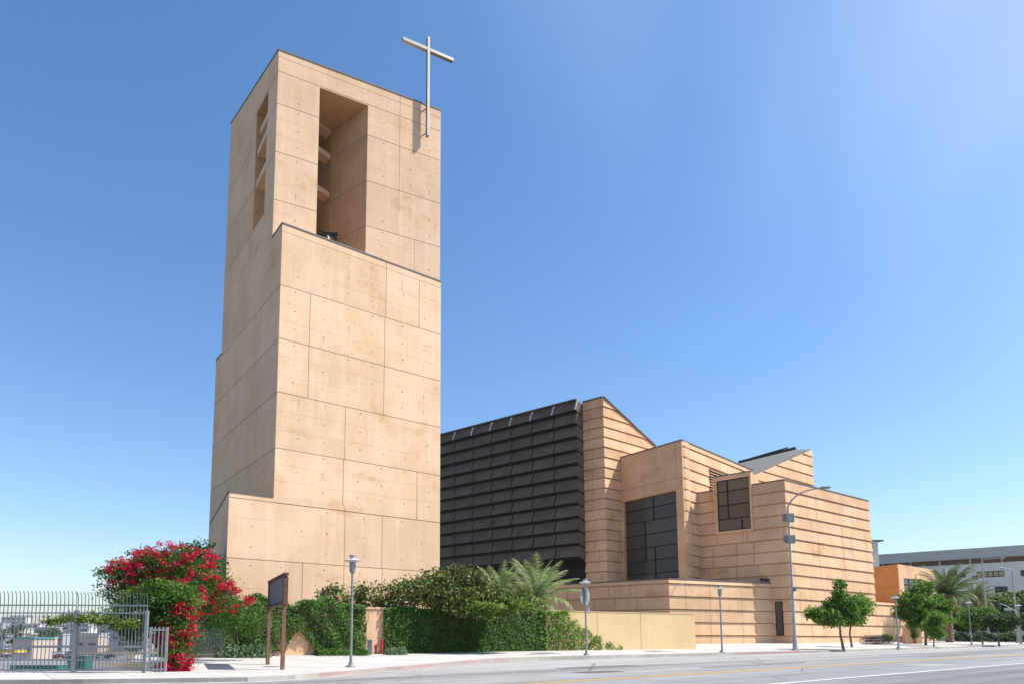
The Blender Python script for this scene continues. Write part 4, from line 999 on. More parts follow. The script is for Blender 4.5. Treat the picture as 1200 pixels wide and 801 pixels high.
# bougainvillea
bY = 29.5
bt_ = thing('bougainvillea', 'huge bougainvillea covered in red flowers spilling over the railing end', 'shrub', gbase(205, 27.4))
Gr = [(at(205, 668, 32), (2.0, 1.6, 1.0), 48), (at(165, 680, 32), (1.4, 1.5, 1.1), 30), (at(238, 692, 31), (1.4, 1.2, .9), 26), (at(185, 710, 29), (1.5, 1.0, .95), 44), (at(196, 700, 28.4), (1.2, .7, .7), 26), (at(150, 722, 28.2), (1.2, .5, .35), 9), (at(206, 742, 28), (.6, .5, .9), 16), (at(208, 768, 27.6), (.45, .4, .6), 10), (at(252, 712, 33), (1.5, 1.0, .9), 24), (at(280, 722, 35), (1.5, .8, 1.0), 22), (at(150, 690, 32.5), (1.2, 1.2, 1.3), 24), (at(175, 735, 29.6), (1.3, .8, .8), 20)]
P = np.vstack([blob(c, r, n * 2, 62, .22, .5) for c, r, n in Gr]); leafmesh('leaves', P, .12, M['leaf_ivy'], bt_)
P = np.vstack([blob(c, r, n, 55, .15, .85) for c, r, n in [(at(190, 704, 28.6), (1.6, .9, .8), 26), (at(200, 715, 28.4), (1.2, .7, .7), 12), (at(205, 668, 31.8), (2.0, 1.6, 1.1), 14), (at(150, 722, 28.2), (1.4, .4, .25), 9)]]); leafmesh('new_leaves', P, .12, M['leaf_bright'], bt_)
Rd = [(at(203, 661, 31.6), (2.15, 1.5, .95), 95), (at(165, 672, 31.6), (1.5, 1.4, 1.05), 48), (at(240, 689, 30.6), (1.3, 1.1, .75), 42), (at(220, 708, 29.6), (.75, .6, .7), 26), (at(214, 732, 28), (.5, .45, .95), 40), (at(203, 752, 27.7), (.65, .4, .5), 20), (at(209, 775, 27.3), (.45, .35, .45), 26), (at(265, 706, 32.5), (1.3, .8, .6), 20), (at(195, 741, 28.2), (.8, .5, .4), 12), (at(188, 779, 27.1), (.6, .3, .12), 7)]
P = np.vstack([blob(c, r, int(n * .95), 46, .10, .84) for c, r, n in Rd])
sh = []; shl = []
for i in range(46):
    c, r, n = Gr[rnd.choice((0, 0, 1, 2, 8, 10))]; a = rnd.uniform(0, 2 * PI); d = Vector((math.cos(a), -abs(math.sin(a)) * .8, rnd.uniform(.1, 1.0))).normalized()
    p0 = Vector(c) + Vector((d.x * r[0], d.y * r[1], d.z * r[2])) * .85; ln = rnd.uniform(.35, .95)
    for k in range(7):
        f = k / 6; p = p0 + d * ln * f + Vector((0, 0, -.5 * ln * f * f)); (sh if (f > .45 and i % 3) else shl).append(blob(tuple(p), (.05, .05, .05), 1, 9, .05, .5))
P = np.vstack([P] + sh); leafmesh('shoots', np.vstack(shl), .11, M['leaf_ivy'], bt_)
leafmesh('flowers', P, .10, M['bract'], bt_)
P = np.vstack([blob(c, r, max(2, n // 7), 30, .10, .95) for c, r, n in Rd[:4]]); leafmesh('pale_flowers', P, .09, M['bractpale'], bt_)
# long shoot along the top of the railing
P = []
for i in range(60): 
    f = i / 59; P.append(blob(at(55 + 105 * f, 727 - 4 * math.sin(f * 5), 26.1), (.12, .12, .1), 1, 36, .1 + .05 * math.sin(i), .5))
leafmesh('trailing_shoot', np.vstack(P), .11, M['leaf_bright'], bt_)
m2 = MB(); b0 = Vector(gbase(205, 27.6))
for c, r, n in Gr[:9]:
    c = Vector(c); m2.tube([b0 + Vector((rnd.uniform(-.3, .3), rnd.uniform(0, .5), 0)), b0.lerp(c, .5) + Vector((0, 0, .4)), c], [.08, .05, .02], 6)
m2.build('stems', M['bark'], bt_)
# dark tree behind the bush
tree(gbase(232, 44, zs(-17, 44)), [(at(228, 655, 44), (1.3, 1.2, 1.2)), (at(212, 665, 44), (1.3, 1.2, 1.3)), (at(240, 672, 44.5), (1.2, 1.2, 1.2)), (at(180, 672, 42), (2, 1.5, 1.5)), (at(240, 700, 42), (1.3, 1.2, 1.8))], .15, 'dark evergreen rising behind the bougainvillea beside the tower', .2, 'leaf_dark', .8, name='evergreen_tree')
# dark fence + gate thicket right of the bush, in shade
# ================================================================== RAILING (left)
FY = 26.05
def rail_x(px): return (px - CX) / (F / ct) * FY
zf = zs(rail_x(90), FY)
M['fencegrey'] = plain('fence_grey_paint', (.24, .255, .27), .55, .1, var=.1)
M['fencedark'] = plain('fence_dark_paint', (.10, .11, .12), .55)
ztp = at_y(60, 692, FY).z; zrl = [at_y(60, y, FY).z for y in (708.5, 717.5, 757, 758.8, 772.5, 785.0)]
def railing(label, x0, x1, y0, y1, step, ztop_, zbot, name='railing', bent=True, mesh=False, posts=(0, 1)):
    t = thing(name, label, 'fence', ((x0 + x1) / 2, (y0 + y1) / 2, zbot))
    L = math.hypot(x1 - x0, y1 - y0); n = int(L / step); m2 = MB(); tp = MB()
    pt = lambda f: (x0 + (x1 - x0) * f, y0 + (y1 - y0) * f)
    for i in range(n + 1):
        x, y = pt(i / n); m2.beam((x, y, zbot + .12), (x, y, ztop_ - .45), .024, .024)
        if bent: tp.tube([(x, y, ztop_ - .45), (x, y - .02, ztop_ - .12), (x - .015, y - .09, ztop_ - .02), (x, y - .03, ztop_)], [.014, .014, .016, .010], 5)
        else: tp.tube([(x, y, ztop_ - .45), (x, y, ztop_ - .06), (x, y, ztop_)], [.013, .013, .004], 5)
    m2.build('bars', M['fencegrey'], t); tp.build('tips', M['fencedark'], t)
    m2 = MB()
    a, b = pt(0), pt(1)
    for z, w in ((zrl[0], .05), (zrl[1], .05), (zrl[2], .09), (zrl[4], .06), (zbot + .1, .08)): m2.beam((a[0], a[1], z), (b[0], b[1], z), .05, w)
    m2.build('rails', M['fencegrey'], t)
    for f in posts:
        x, y = pt(f); m2 = MB(); m2.bx(x - .055, x + .055, y - .055, y + .055, zbot, zrl[1] + .1); m2.build('post', M['fencegrey'], t)
    if mesh:
        m2 = MB()
        for k in range(int(L / .09)):
            for sg in (-1, 1):
                xa = k * .09; h = zrl[2] - zbot - .15; xb = xa + sg * h
                xb = min(L, max(0, xb)); hh = abs(xb - xa)
                if hh > .05: A3, B3 = pt(xa / L), pt(xb / L); m2.beam((A3[0], A3[1] + .04, zbot + .13), (B3[0], B3[1] + .04, zbot + .13 + hh), .006, .006)
        m2.build('wire_mesh', M['fencedark'], t)
    return t
railing('tall grey picket railing overlooking the city, leftmost section at the picture edge', rail_x(-60), rail_x(87), FY, FY, .15, ztp, zf)
railing('tall grey railing section with wire mesh foot, between the left post and the bougainvillea', rail_x(88.5), rail_x(167), FY + .02, FY + .25, .125, ztp - .05, zf, mesh=True)
# short white gate leaf right next to the bush
t = thing('gate', 'short narrow pale metal gate leaf half under the red flowers', 'gate', (rail_x(184), FY + .3, zf)); m2 = MB()
xa, xb = rail_x(174.5), rail_x(193.5); zt2 = at_y(185, 734, FY).z
for i in range(5): x = xa + (xb - xa) * i / 4; w = .09 if i in (0, 4) else .035; m2.bx(x - w / 2, x + w / 2, FY + .1, FY + .15, zf + .05, zt2)
m2.build('bars', M['galv'], t)
for z in (zf + .12, zf + .45, zt2 - .1): m2 = MB(); m2.bx(xa + .05, xb - .05, FY + .08, FY + .09, z - .03, z + .03); m2.build('rail', M['galv'], t)
# iron fence in the shade right of the bush
t = thing('iron_fence', 'dark iron fence in deep shade right of the flowering bush', 'fence', tuple(gp(248, 770.5))); m2 = MB(); a, b = gp(222, 771), gp(262, 769.8)
for i in range(22): p = a.lerp(b, i / 21); m2.beam((p.x, p.y, p.z), (p.x, p.y, p.z + 2.2), .03, .03)
m2.beam(a + Vector((0, 0, 2)), b + Vector((0, 0, 2)), .04, .05); m2.beam(a + Vector((0, 0, .2)), b + Vector((0, 0, .2)), .04, .05); m2.build('bars', M['fencedark'], t)
# ================================================================== STREET FURNITURE
def lathe(mb, x, y, prof, n=16, mi=0): mb.tube([(x, y, z) for r, z in prof], [r for r, z in prof], n, mi)
def lamp_proto(h=4.9):
    t = thing('street_lamp', '', 'street lamp', (0, 0, 0), 'pedestrian street lamps along the kerb')
    m2 = MB(); lathe(m2, 0, 0, [(.20, 0), (.20, .05), (.17, .09), (.10, .12), (.075, .25)]); m2.build('base', M['lampgrey'], t, smooth=True)
    m2 = MB(); lathe(m2, 0, 0, [(.062, .2), (.055, h * .5), (.048, h - .75)], 12); m2.build('pole', M['lampgrey'], t, smooth=True)
    m2 = MB(); lathe(m2, 0, 0, [(.05, h - .80), (.09, h - .76), (.12, h - .70), (.12, h - .66)]); m2.build('collar', M['lampgrey'], t, smooth=True)
    m2 = MB(); lathe(m2, 0, 0, [(.105, h - .655), (.11, h - .30)]); l = m2.build('lantern', M['lantern'], t, smooth=True)
    m3 = MB()
    for k in range(4): a = k * PI / 2 + .4; m3.beam((.13 * math.cos(a), .13 * math.sin(a), h - .68), (.13 * math.cos(a), .13 * math.sin(a), h - .2), .02, .02)
    m3.build('cage', M['lampgrey'], l)
    m2 = MB(); lathe(m2, 0, 0, [(.10, h - .29), (.38, h - .215), (.385, h - .20), (.30, h - .16), (.13, h - .12), (.12, h - .02)], 24); m2.build('shade', M['lampwhite'], t, smooth=True)
    m2 = MB(); lathe(m2, 0, 0, [(.16, h - .018), (.16, h + .03), (.05, h + .05)]); m2.build('cap', M['lampgrey'], t, smooth=True)
    return t
M['lantern'] = plain('frosted_lantern', (.30, .31, .32), .3)
lp = lamp_proto(); first = True
for px, Y, lab in ((411.5, 30.2, 'grey street lamp nearest the camera, in front of the ivy right of the brown sign'), (687, 44.5, 'street lamp with an octagonal sign on its pole, before the trailing ivy'), (845.8, 50.6, 'street lamp standing in front of the low cathedral wall, left of the tall street light'),
                   (1052.5, 64, 'street lamp right of the cathedral corner, beside the parked bicycles'), (1138.5, 75.5, 'street lamp among the small trees right of the palm'), (1197, 84, 'street lamp at the right edge of the picture')):
    o = lp if first else copy_tree(lp); first = False
    x = (px - CX) / (F / ct) * Y; o.location = (x, Y, zs(x, Y)); o['label'] = lab
    o.rotation_euler = (0, 0, rnd.uniform(0, 1))
# octagonal sign (seen from behind) on lamp 2
x, Y = (687 - CX) / (F / ct) * 44.5, 44.5; z = zs(x, Y)
sg = thing('road_sign', 'octagonal sign seen from its bare grey back on the second lamp pole', 'sign', (x, Y, z + 2.4))
m2 = MB(); c = at_y(687.5, 698, Y); ax = Vector((.86, -.2, 0)).normalized() if False else Vector((.55, .83, 0)).normalized()
ax = Vector((.80, .60, 0)); ay = Vector((-.6, .8, 0)); rr = .60
pts = [c + ax * rr * .78 * math.cos(PI / 8 + k * PI / 4) + Vector((0, 0, rr * 1.08 * math.sin(PI / 8 + k * PI / 4))) + ay * .14 for k in range(8)]
m2.raw(pts + [p + ay * .02 for p in pts], [tuple(range(7, -1, -1)), tuple(range(8, 16))] + [(k, (k + 1) % 8, 8 + (k + 1) % 8, 8 + k) for k in range(8)])
m2.build('plate', M['galv'], sg); m2 = MB(); m2.bx(c.x - .04, c.x + .04, c.y + .05, c.y + .13, c.z - .35, c.z + .35); m2.build('bracket', M['lampgrey'], sg)
m2 = MB(); m2.bx(c.x + .06, c.x + .16, c.y - .02, c.y + .02, c.z - 1.15, c.z - .72); m2.build('plaque', M['lampwhite'], sg)
# brown sign with two posts
s1, s2 = gp(313.5, 777.8), gp(330.8, 784.0)
sb = thing('notice_board', 'brown wooden two post notice board seen edge on beside the kerb', 'sign', tuple((s1 + s2) / 2))
zt1, zb1 = at_y(322, 678.5, (s1.y + s2.y) / 2).z, at_y(322, 708.5, (s1.y + s2.y) / 2).z
d = (s2 - s1); d.z = 0; dl = d.length; d.normalize(); pn_ = Vector((-d.y, d.x, 0))
print('sign', s1[:], s2[:], dl, zt1, zb1)
for s in (s1, s2):
    m2 = MB(); m2.box((s.x, s.y, (s.z + zt1) / 2), d * .10, pn_ * .075, (0, 0, (zt1 - s.z) / 2)); p = m2.build('post', M['wood'], sb)
m2 = MB(); c = (s1 + s2) / 2 + d * .12; hw = dl / 2 + .14
for z in (zt1 + .05, zb1): m2.box((c.x + pn_.x * -.0, c.y, z), d * (hw + .1), pn_ * .10, (0, 0, .05))
for sgn in (1,): m2.box((*(c + d * hw * sgn).xy, (zt1 + zb1) / 2), d * .05, pn_ * .09, (0, 0, (zt1 - zb1) / 2 - .06))
fr = m2.build('frame', M['woodbright'], sb); m2 = MB()
m2.box((c.x, c.y, (zt1 + zb1) / 2), d * (hw - .06), pn_ * .03, (0, 0, (zt1 - zb1) / 2 - .06)); pnl = m2.build('panel', M['greypanel'], sb)
for k in (-.62, -.2, .25, .6): m2 = MB(); q_ = c + d * hw * k; m2.box((q_.x, q_.y, (zt1 + zb1) / 2), d * .05, pn_ * .05, (0, 0, (zt1 - zb1) / 2 - .07)); m2.build('batten', M['lampgrey'], pnl)
# tall street light with boxes
def arm_light(label, px, Y, ytop, armpx, army, boxes=False, r=.13, name='street_light', curve=2.6):
    x = (px - CX) / (F / ct) * Y; z = zs(x, Y); t = thing(name, label, 'street light', (x, Y, z))
    zt = at_y(px, ytop, Y).z; m2 = MB(); lathe(m2, x, Y, [(.30, z - .02), (.30, z + .06), (.2, z + .1), (.17, z + .8), (r, z + 1.0)]); m2.build('base', M['galv'], t, smooth=True)
    m2 = MB(); lathe(m2, x, Y, [(r, z + .9), (r * .65, zt)], 12); m2.build('pole', M['galv'], t, smooth=True)
    tip = at_y(armpx, army, Y - 1.5); p0 = Vector((x, Y, zt)); pts = []
    for k in range(9):
        f = k / 8; pts.append(Vector((x + (tip.x - x) * f ** 1.5, Y + (tip.y - Y) * f, zt + (tip.z - zt) * (1 - (1 - f) ** 2.2))))
    m2 = MB(); m2.tube(pts, [.075 - .03 * k / 8 for k in range(9)], 8); am = m2.build('arm', M['galv'], t, smooth=True)
    d_ = (pts[-1] - pts[-2]).normalized(); m2 = MB(); q0 = pts[-1] - d_ * .1
    m2.tube([q0, q0 + d_ * .2, q0 + d_ * .75, q0 + d_ * .9], [.06, .13, .12, .04], 8); m2.build('lamp_head', M['lampgrey'], t, smooth=True)
    if boxes:
        for yy, w, h in ((606, .30, .42), (631, .26, .40)):
            q_ = at_y(px - 5, yy, Y); m2 = MB(); m2.bx(x - .13 - w * .6, x + .30, Y - .42, Y - .12, q_.z - h, q_.z + h * .7); m2.bx(x - .45, x - .25, Y - .1, Y + .1, q_.z - .3, q_.z + .3); m2.build('control_box', M['lampgrey'], t)
        q_ = at_y(px - 4, 690, Y); m2 = MB(); m2.bx(x + .1, x + .3, Y - .2, Y, q_.z - .15, q_.z + .15); m2.build('push_box', M['lampgrey'], t)
    return t
arm_light('tall galvanised street light with equipment boxes, curved arm before the cathedral corner', 931.5, 56.1, 594, 961, 571.5, True)
arm_light('slim street light with short straight arm behind the small trees', 1159, 100, 654.5, 1170, 653.5)
arm_light('street light with arm curving left near the right picture edge', 1193.5, 92, 668, 1176, 665)
# traffic signal arm
x, Y = (1191 - CX) / (F / ct) * 91, 91.; t = thing('traffic_signal', 'traffic signal mast arm reaching left over the small trees at far right', 'traffic light', (x, Y, zs(x, Y)))
m2 = MB(); e1 = at_y(1190, 717, Y); e2 = at_y(1168, 705, Y - 2); lathe(m2, x + .6, Y, [(.15, zs(x, Y)), (.12, e1.z + .2)], 10); m2.build('pole', M['galv'], t); m2 = MB(); m2.tube([(x + .6, Y, e1.z), tuple((e1 + e2) / 2 + Vector((0, 0, .25))), tuple(e2)], [.08, .06, .045], 8); m2.build('arm', M['galv'], t)
m2 = MB(); m2.bx(e2.x - .18, e2.x + .18, e2.y - .2, e2.y + .1, e2.z - 1.0, e2.z + .1); hd = m2.build('signal_head', M['black'], t); m2 = MB(); q_ = e1.lerp(e2, .45); m2.bx(q_.x - .5, q_.x + .5, q_.y - .12, q_.y - .09, q_.z - .35, q_.z); m2.build('blank_plate', M['sky_blue'] if 'sky_blue' in M else M['galv'], t)
# standpipe and grey post in the gap of the ivy
p = gp(447.5, 765.6); t = thing('standpipe', 'red fire standpipe at the tan gap in the ivy', 'standpipe', tuple(p)); m2 = MB()
lathe(m2, p.x, p.y, [(.06, p.z), (.06, p.z + .80), (.08, p.z + .82), (.08, p.z + .9), (.03, p.z + .94)], 12); m2.build('riser', M['red'], t, smooth=True); m2 = MB()
for sgn in (-1, 1): m2.tube([(p.x, p.y - .05, p.z + .62), (p.x + sgn * .08, p.y - .16, p.z + .60)], [.035, .045], 10)
m2.build('outlet', M['red'], t); m2 = MB(); lathe(m2, p.x - .38, p.y, [(.05, p.z), (.05, p.z + .5), (.07, p.z + .52), (.07, p.z + .6)], 8); m2.build('side_valve', M['red'], t)
p = gp(433.2, 766); m2 = MB(); m2.bx(p.x - .14, p.x + .14, p.y - .12, p.y + .12, p.z - .02, p.z + .85); m2.bx(p.x - .17, p.x + .17, p.y - .15, p.y + .15, p.z + .852, p.z + .9); tag(m2.build('utility_box', M['lampgrey'], origin=tuple(p)), 'narrow grey utility box left of the red standpipe', 'utility box')
# security camera on low wall, floodlights on its top
nE = Vector((Er.y, -Er.x)); nE = -nE if nE.y > 0 else nE
def camera_arm(label, px, py):
    b = onp(px - 3, py + 1, Ec + nE * .1, Er); t = thing('security_camera', label, 'camera', tuple(b)); m2 = MB(); n3 = Vector((nE.x, nE.y, 0)); tip = b + n3 * .75 + Vector((0, 0, .12))
    m2.tube([b, tip], [.05, .04], 8); m2.build('arm', M['lampwhite'], t); m2 = MB(); m2.box(tip + Vector((.08, 0, -.10)), (.22, -.06, -.03), (.03, .09, 0), (.01, 0, .08)); m2.build('housing', M['lampwhite'], t)
camera_arm('white security camera on an arm near the corner of the low cathedral wall', 796, 684)
for px, lab in ((893.5, 'small dark floodlight on top of the low wall, left of two'), (899, 'small dark floodlight on top of the low wall, right of two')):
    b = onp(px, 682, Ec - nE * .2, Er); b.z = Ez + .14; t = thing('floodlight', lab, 'floodlight', tuple(b)); m2 = MB(); m2.tube([b, b + Vector((0, 0, .2))], .03, 6); m2.build('stem', M['black'], t); m2 = MB(); m2.box(b + Vector((0, 0, .32)), (.22, .08, 0), (-.05, .12, .05), (0, 0, .14)); m2.build('lamp_head', M['black'], t)
# manhole / drain plates on the sidewalk
for i, (px, py, lab) in enumerate(((640, 764.8, 'dark oblong utility plate set in the sidewalk by the hedge foot'), (770, 762.4, 'small utility plate set in the sidewalk before the tan wall'))):
    p = gp(px, py); m2 = MB(); m2.box((p.x, p.y, p.z + .012), (SD.x * .9, SD.y * .9, .008), (ND.x * .6, ND.y * .6, .02), (0, 0, .01)); tag(m2.build('cover_plate', M['greypanel'], origin=tuple(p)), lab, 'cover plate')
# ================================================================== STREET TREES (right)
def stree(px, Y, crown, r0, label, size=.2, mat='leaf_street', dens_=1., lean=0, name='street_tree', group='young trees along the right sidewalk', split=True):
    b = gbase(px, Y); bl = [(at(x, y, Y), (w / (F / Y), w / (F / Y) * .95, h / (F / Y))) for x, y, w, h in crown]
    sub = [] if split else bl
    for c, r in (bl if split else []):
        for k in range(3):
            d = nr.normal(size=3); d /= np.linalg.norm(d); q_ = tuple(np.array(c) + d * np.array(r) * (.45, .45, .4)); f_ = nr.uniform(.62, .85); sub.append((q_, tuple(x * f_ for x in r)))
    return tree(b, sub, r0, label, size, mat, dens_ * .75, group, name, cr=.19, hollow=.15)
stree(988, 58.5, [(958, 719, 17, 8), (972, 722, 20, 11), (999, 719, 19, 14), (986, 707, 17, 11), (984, 693, 8, 9), (984, 683, 4, 5), (1007, 708, 10, 9), (972, 709, 10, 7)], .11, 'street tree with a wide dense crown right of the tall street light', dens_=.8, split=False)
stree(998, 66.5, [(1004, 708, 13, 12), (998, 722, 15, 8)], .10, 'slender street tree standing half hidden behind the wide one', dens_=.9)
stree(1084.5, 76, [(1080, 713, 26, 18), (1100, 716, 18, 16), (1081, 692, 14, 11), (1062, 716, 14, 10), (1088, 728, 24, 8)], .13, 'large street tree before the flat roofed tan block', .22, dens_=.75)
stree(1094, 69.5, [(1095, 732, 13, 14), (1095, 722, 9, 9), (1097, 742, 9, 6)], .07, 'small low bushy street tree with small crown, in front of the large one', .15, 'leaf_street', .95)
stree(1151.5, 80, [(1147, 719, 17, 10), (1140, 728, 12, 8), (1157, 722, 12, 9)], .09, 'street tree just right of the lamp and the palm', dens_=.9)
stree(1170.5, 77, [(1172, 727, 17, 9), (1160, 726, 10, 7), (1183, 728, 9, 8)], .09, 'dark round street tree, rightmost of the small ones', .2, 'leaf_dark', 1.)
palm(gbase(1113, 92), at_y(1116, 694, 92).z - 1.8, 5.0, 'tall date palm with a grey trunk and full fountain crown', 44, .42, dry=12, seed=21, droop=.85, fm='palmgreen')
palm(gbase(1146, 104), at_y(1146, 699, 104).z - 2.2, 3.8, 'smaller palm with drooping fronds behind the street lamp', 36, .32, dry=8, seed=33, droop=1.0, fm='palmgreen')
for i, (px, Y, py, w, h, mat, lab) in enumerate(((1165, 118, 708, 22, 13, 'leaf_bright', 'yellow green broad tree behind the street lights at right'), (1190, 120, 706, 20, 14, 'leaf_bright', 'yellow green broad tree at the right picture edge'), (1135, 114, 722, 20, 16, 'leaf_dark', 'dark broad tree behind the palm trunk'), (1184, 108, 726, 22, 12, 'leaf_dark', 'dark broad tree behind the mast arm'), (1112, 122, 716, 18, 20, 'leaf_dark', 'dark broad tree behind the large street tree'), (1215, 112, 718, 22, 18, 'leaf_dark', 'dark broad tree cut by the right picture edge'))):
    stree(px, Y, [(px, py, w, h), (px - w * .5, py + h * .5, w * .7, h * .7), (px + w * .6, py + h * .4, w * .6, h * .7)], .2, lab, .34, mat, .45, name='broad_tree', group='broad trees behind the sidewalk')
# low hedge line and garden furniture far right
m = [(1128, 742), (1150, 742), (1172, 742), (1195, 742)]
a_, b_ = V2(gbase(1118, 98)), V2(gbase(1230, 98))
ivy('long low dark hedge on the lawn behind the small trees', a_, b_, zs(*a_), zs(*a_) + 1.0, 5200, .5, 'leaf_dark', .28, name='hedge', cat='hedge')
# bicycles
def bike():
    t = thing('bicycle', 'black bicycle parked in the row beside the low cathedral wing', 'bicycle', (0, 0, 0), 'bicycles parked by the low wing')
    for x in (-.52, .52):
        m2 = MB(); m2.tube([(x + .33 * math.cos(a * PI / 10), 0, .34 + .33 * math.sin(a * PI / 10)) for a in range(21)], .032, 6); w = m2.build('wheel', M['black'], t); m3 = MB()
        for k in range(6): m3.beam((x, 0, .34), (x + .32 * math.cos(k * PI / 3), 0, .34 + .32 * math.sin(k * PI / 3)), .008, .008)
        m3.build('spokes', M['steel'], w)
    m2 = MB(); J = {'r': (-.52, 0, .34), 'b': (-.05, 0, .3), 's': (-.2, 0, .85), 'h': (.38, 0, .82), 'f': (.52, 0, .34)}
    for a, b in ('rb', 'rs', 'bs', 'bh', 'sh', 'hf'): m2.tube([J[a], J[b]], .03, 6)
    m2.build('frame', M['bikeframe'], t); m2 = MB(); m2.bx(-.34, -.08, -.07, .07, .92, .98); m2.tube([(-.2, 0, .85), (-.2, 0, .93)], .015, 6); m2.build('saddle', M['black'], t)
    m2 = MB(); m2.tube([(.38, 0, .82), (.35, 0, 1.0), (.36, -.26, 1.04)], .015, 6); m2.tube([(.35, 0, 1.0), (.36, .26, 1.04)], .015, 6); m2.build('handlebar', M['black'], t)
    return t
M['bikeframe'] = plain('bike_frame', (.06, .07, .09), .4)
bp_ = bike(); first = True
for k in range(17):
    o = bp_ if first else copy_tree(bp_); first = False; px = 1017 + k * 2.0 + (20 if k > 11 else 0); Y = 79 + .27 * (px - 1019) * .62
    x = (px - CX) / (F / ct) * Y; o.location = (x, Y, zs(x, Y) + .0); o.rotation_euler = (0, 0, -.5 + rnd.uniform(-.2, .2)); 
# entrance kiosk / piers near the bicycles
for px, lab in ((1063.5, 'narrow brown stone pier left of the yellow flowers'), (1075.5, 'narrow brown stone pier right of the yellow flowers')):
    p = gbase(px, 82); m2 = MB(); m2.prism([(p[0] - .35, p[1] - .3), (p[0] + .35, p[1] - .3), (p[0] + .35, p[1] + .3), (p[0] - .35, p[1] + .3)], p[2] - .2, p[2] + 2.1); m2.bx(p[0] - .42, p[0] + .42, p[1] - .37, p[1] + .37, p[2] + 2.102, p[2] + 2.2)
    tag(m2.build('stone_pier', M['adobe'], origin=p), lab, 'pier')
tree(gbase(1070, 82), [(at(1070, 742, 82), (.6, .5, .45)), (at(1068, 736, 82), (.45, .4, .5))], .04, 'yellow flowering shrub between the two brown piers', .16, 'leaf_bright', 1.2, name='shrub', cr=.15, cat='shrub')
tree(gbase(1041, 81), [(at(1041, 746, 81), (.5, .4, .3))], .03, 'low green shrub among the parked bicycles', .16, 'leaf_bright', 1.2, name='shrub', cr=.15, cat='shrub')
# ================================================================== CITY BELOW (left)
def gpl(px, py): r = ray(px, py); t = (LOT - EYE) / r.z; return Vector((r.x * t, r.y * t, LOT))
m2 = MB(); m2.poly([(x, y, LOT + .06) for x, y in ((-330, 120), (-55, 95), (-110, 330), (-330, 330))]); struct(m2.build('parking_lot', M['lot']))
carmats = {k: plain('car_' + k, c, .3, .2, .6, .03) for k, c in {'white': (.7, .7, .7), 'silver': (.42, .43, .45), 'black': (.03, .03, .035), 'grey': (.16, .17, .18), 'blue': (.05, .08, .2), 'red': (.35, .03, .03)}.items()}
def car():
    t = thing('parked_car', '', 'car', (0, 0, 0), 'cars parked in the lot below the railing'); m2 = MB()
    P = [(-2.2, .35), (2.2, .35), (2.25, .7), (2.1, .85), (1.1, .95), (.45, 1.42), (-1.2, 1.45), (-1.9, 1.0), (-2.25, .9)]; n = len(P)
    def side(y, k): return [(x, y * (1 if z < 1 else .82), z) for x, z in P]
    A, B = side(-.9, 0), side(.9, 0); m2.raw(A + B, [tuple(range(n)), tuple(range(2 * n - 1, n - 1, -1))] + [(i, n + i, n + (i + 1) % n, (i + 1) % n) for i in range(n)])
    m2.build('body', carmats['white'], t); m2 = MB()
    for y in (-.80, .80):
        s = 1 if y > 0 else -1; m2.raw([(.95, y * 1.1, .99), (.4, y * .985, 1.37), (-1.15, y * .985, 1.39), (-1.6, y * 1.1, 1.02)], [(0, 1, 2, 3)])
    m2.raw([(1.12, -.72, 1.0), (1.12, .72, 1.0), (.5, .66, 1.4), (.5, -.66, 1.4)], [(0, 1, 2, 3)]); m2.raw([(-1.95, -.7, 1.03), (-1.95, .7, 1.03), (-1.27, .66, 1.42), (-1.27, -.66, 1.42)], [(0, 3, 2, 1)])
    m2.build('windows', M['glass'], t)
    for x in (-1.4, 1.4):
        for y in (-.82, .82): m2 = MB(); m2.tube([(x, y - .1, .33), (x, y + .1, .33)], .33, 12); w = m2.build('wheel', M['black'], t)
    return t
c0 = car(); first = True; keys = list(carmats); bodies = {}
body0 = [c for c in c0.children if c.name.startswith('body')][0]
for k in keys:
    me = body0.data.copy(); me.materials[0] = carmats[k]; bodies[k] = me
rows = [(771, 5), (766.5, 4), (763, 3)]; cnt = {}
for ri, (py, _) in enumerate(rows):
    px = 2 + ri * 3
    while px < 150:
        p = gpl(px, py); o = c0 if first else copy_tree(c0); first = False; k = rnd.choice(['white', 'silver', 'silver', 'black', 'grey', 'white', 'blue', 'red'])
        for ch in o.children:
            if ch.name.startswith('body'): ch.data = bodies[k]
        o.location = (p.x, p.y, LOT + .06); o.rotation_euler = (0, 0, rnd.choice((0, .05, -.04)) + 1.3 * (ri == 1)); cnt[(k, ri)] = cnt.get((k, ri), 0) + 1
        o['label'] = '%s car parked in the %s row of the lot beyond the grey railing' % (k, ('nearest', 'middle', 'farthest')[ri])
        px += rnd.uniform(10, 14) if ri != 1 else rnd.uniform(7, 10)
M['green'] = plain('green_tarp', (.015, .16, .11), .7); M['teal'] = plain('teal_roof', (.05, .24, .24), .6); M['yellowp'] = plain('yellow_awning', (.75, .47, .04), .6)
citym = [plain('city_%d' % i, c, .9, var=.05) for i, c in enumerate([(.55, .53, .50), (.42, .39, .36), (.62, .61, .6), (.33, .34, .36), (.48, .38, .32), (.36, .42, .47)])]
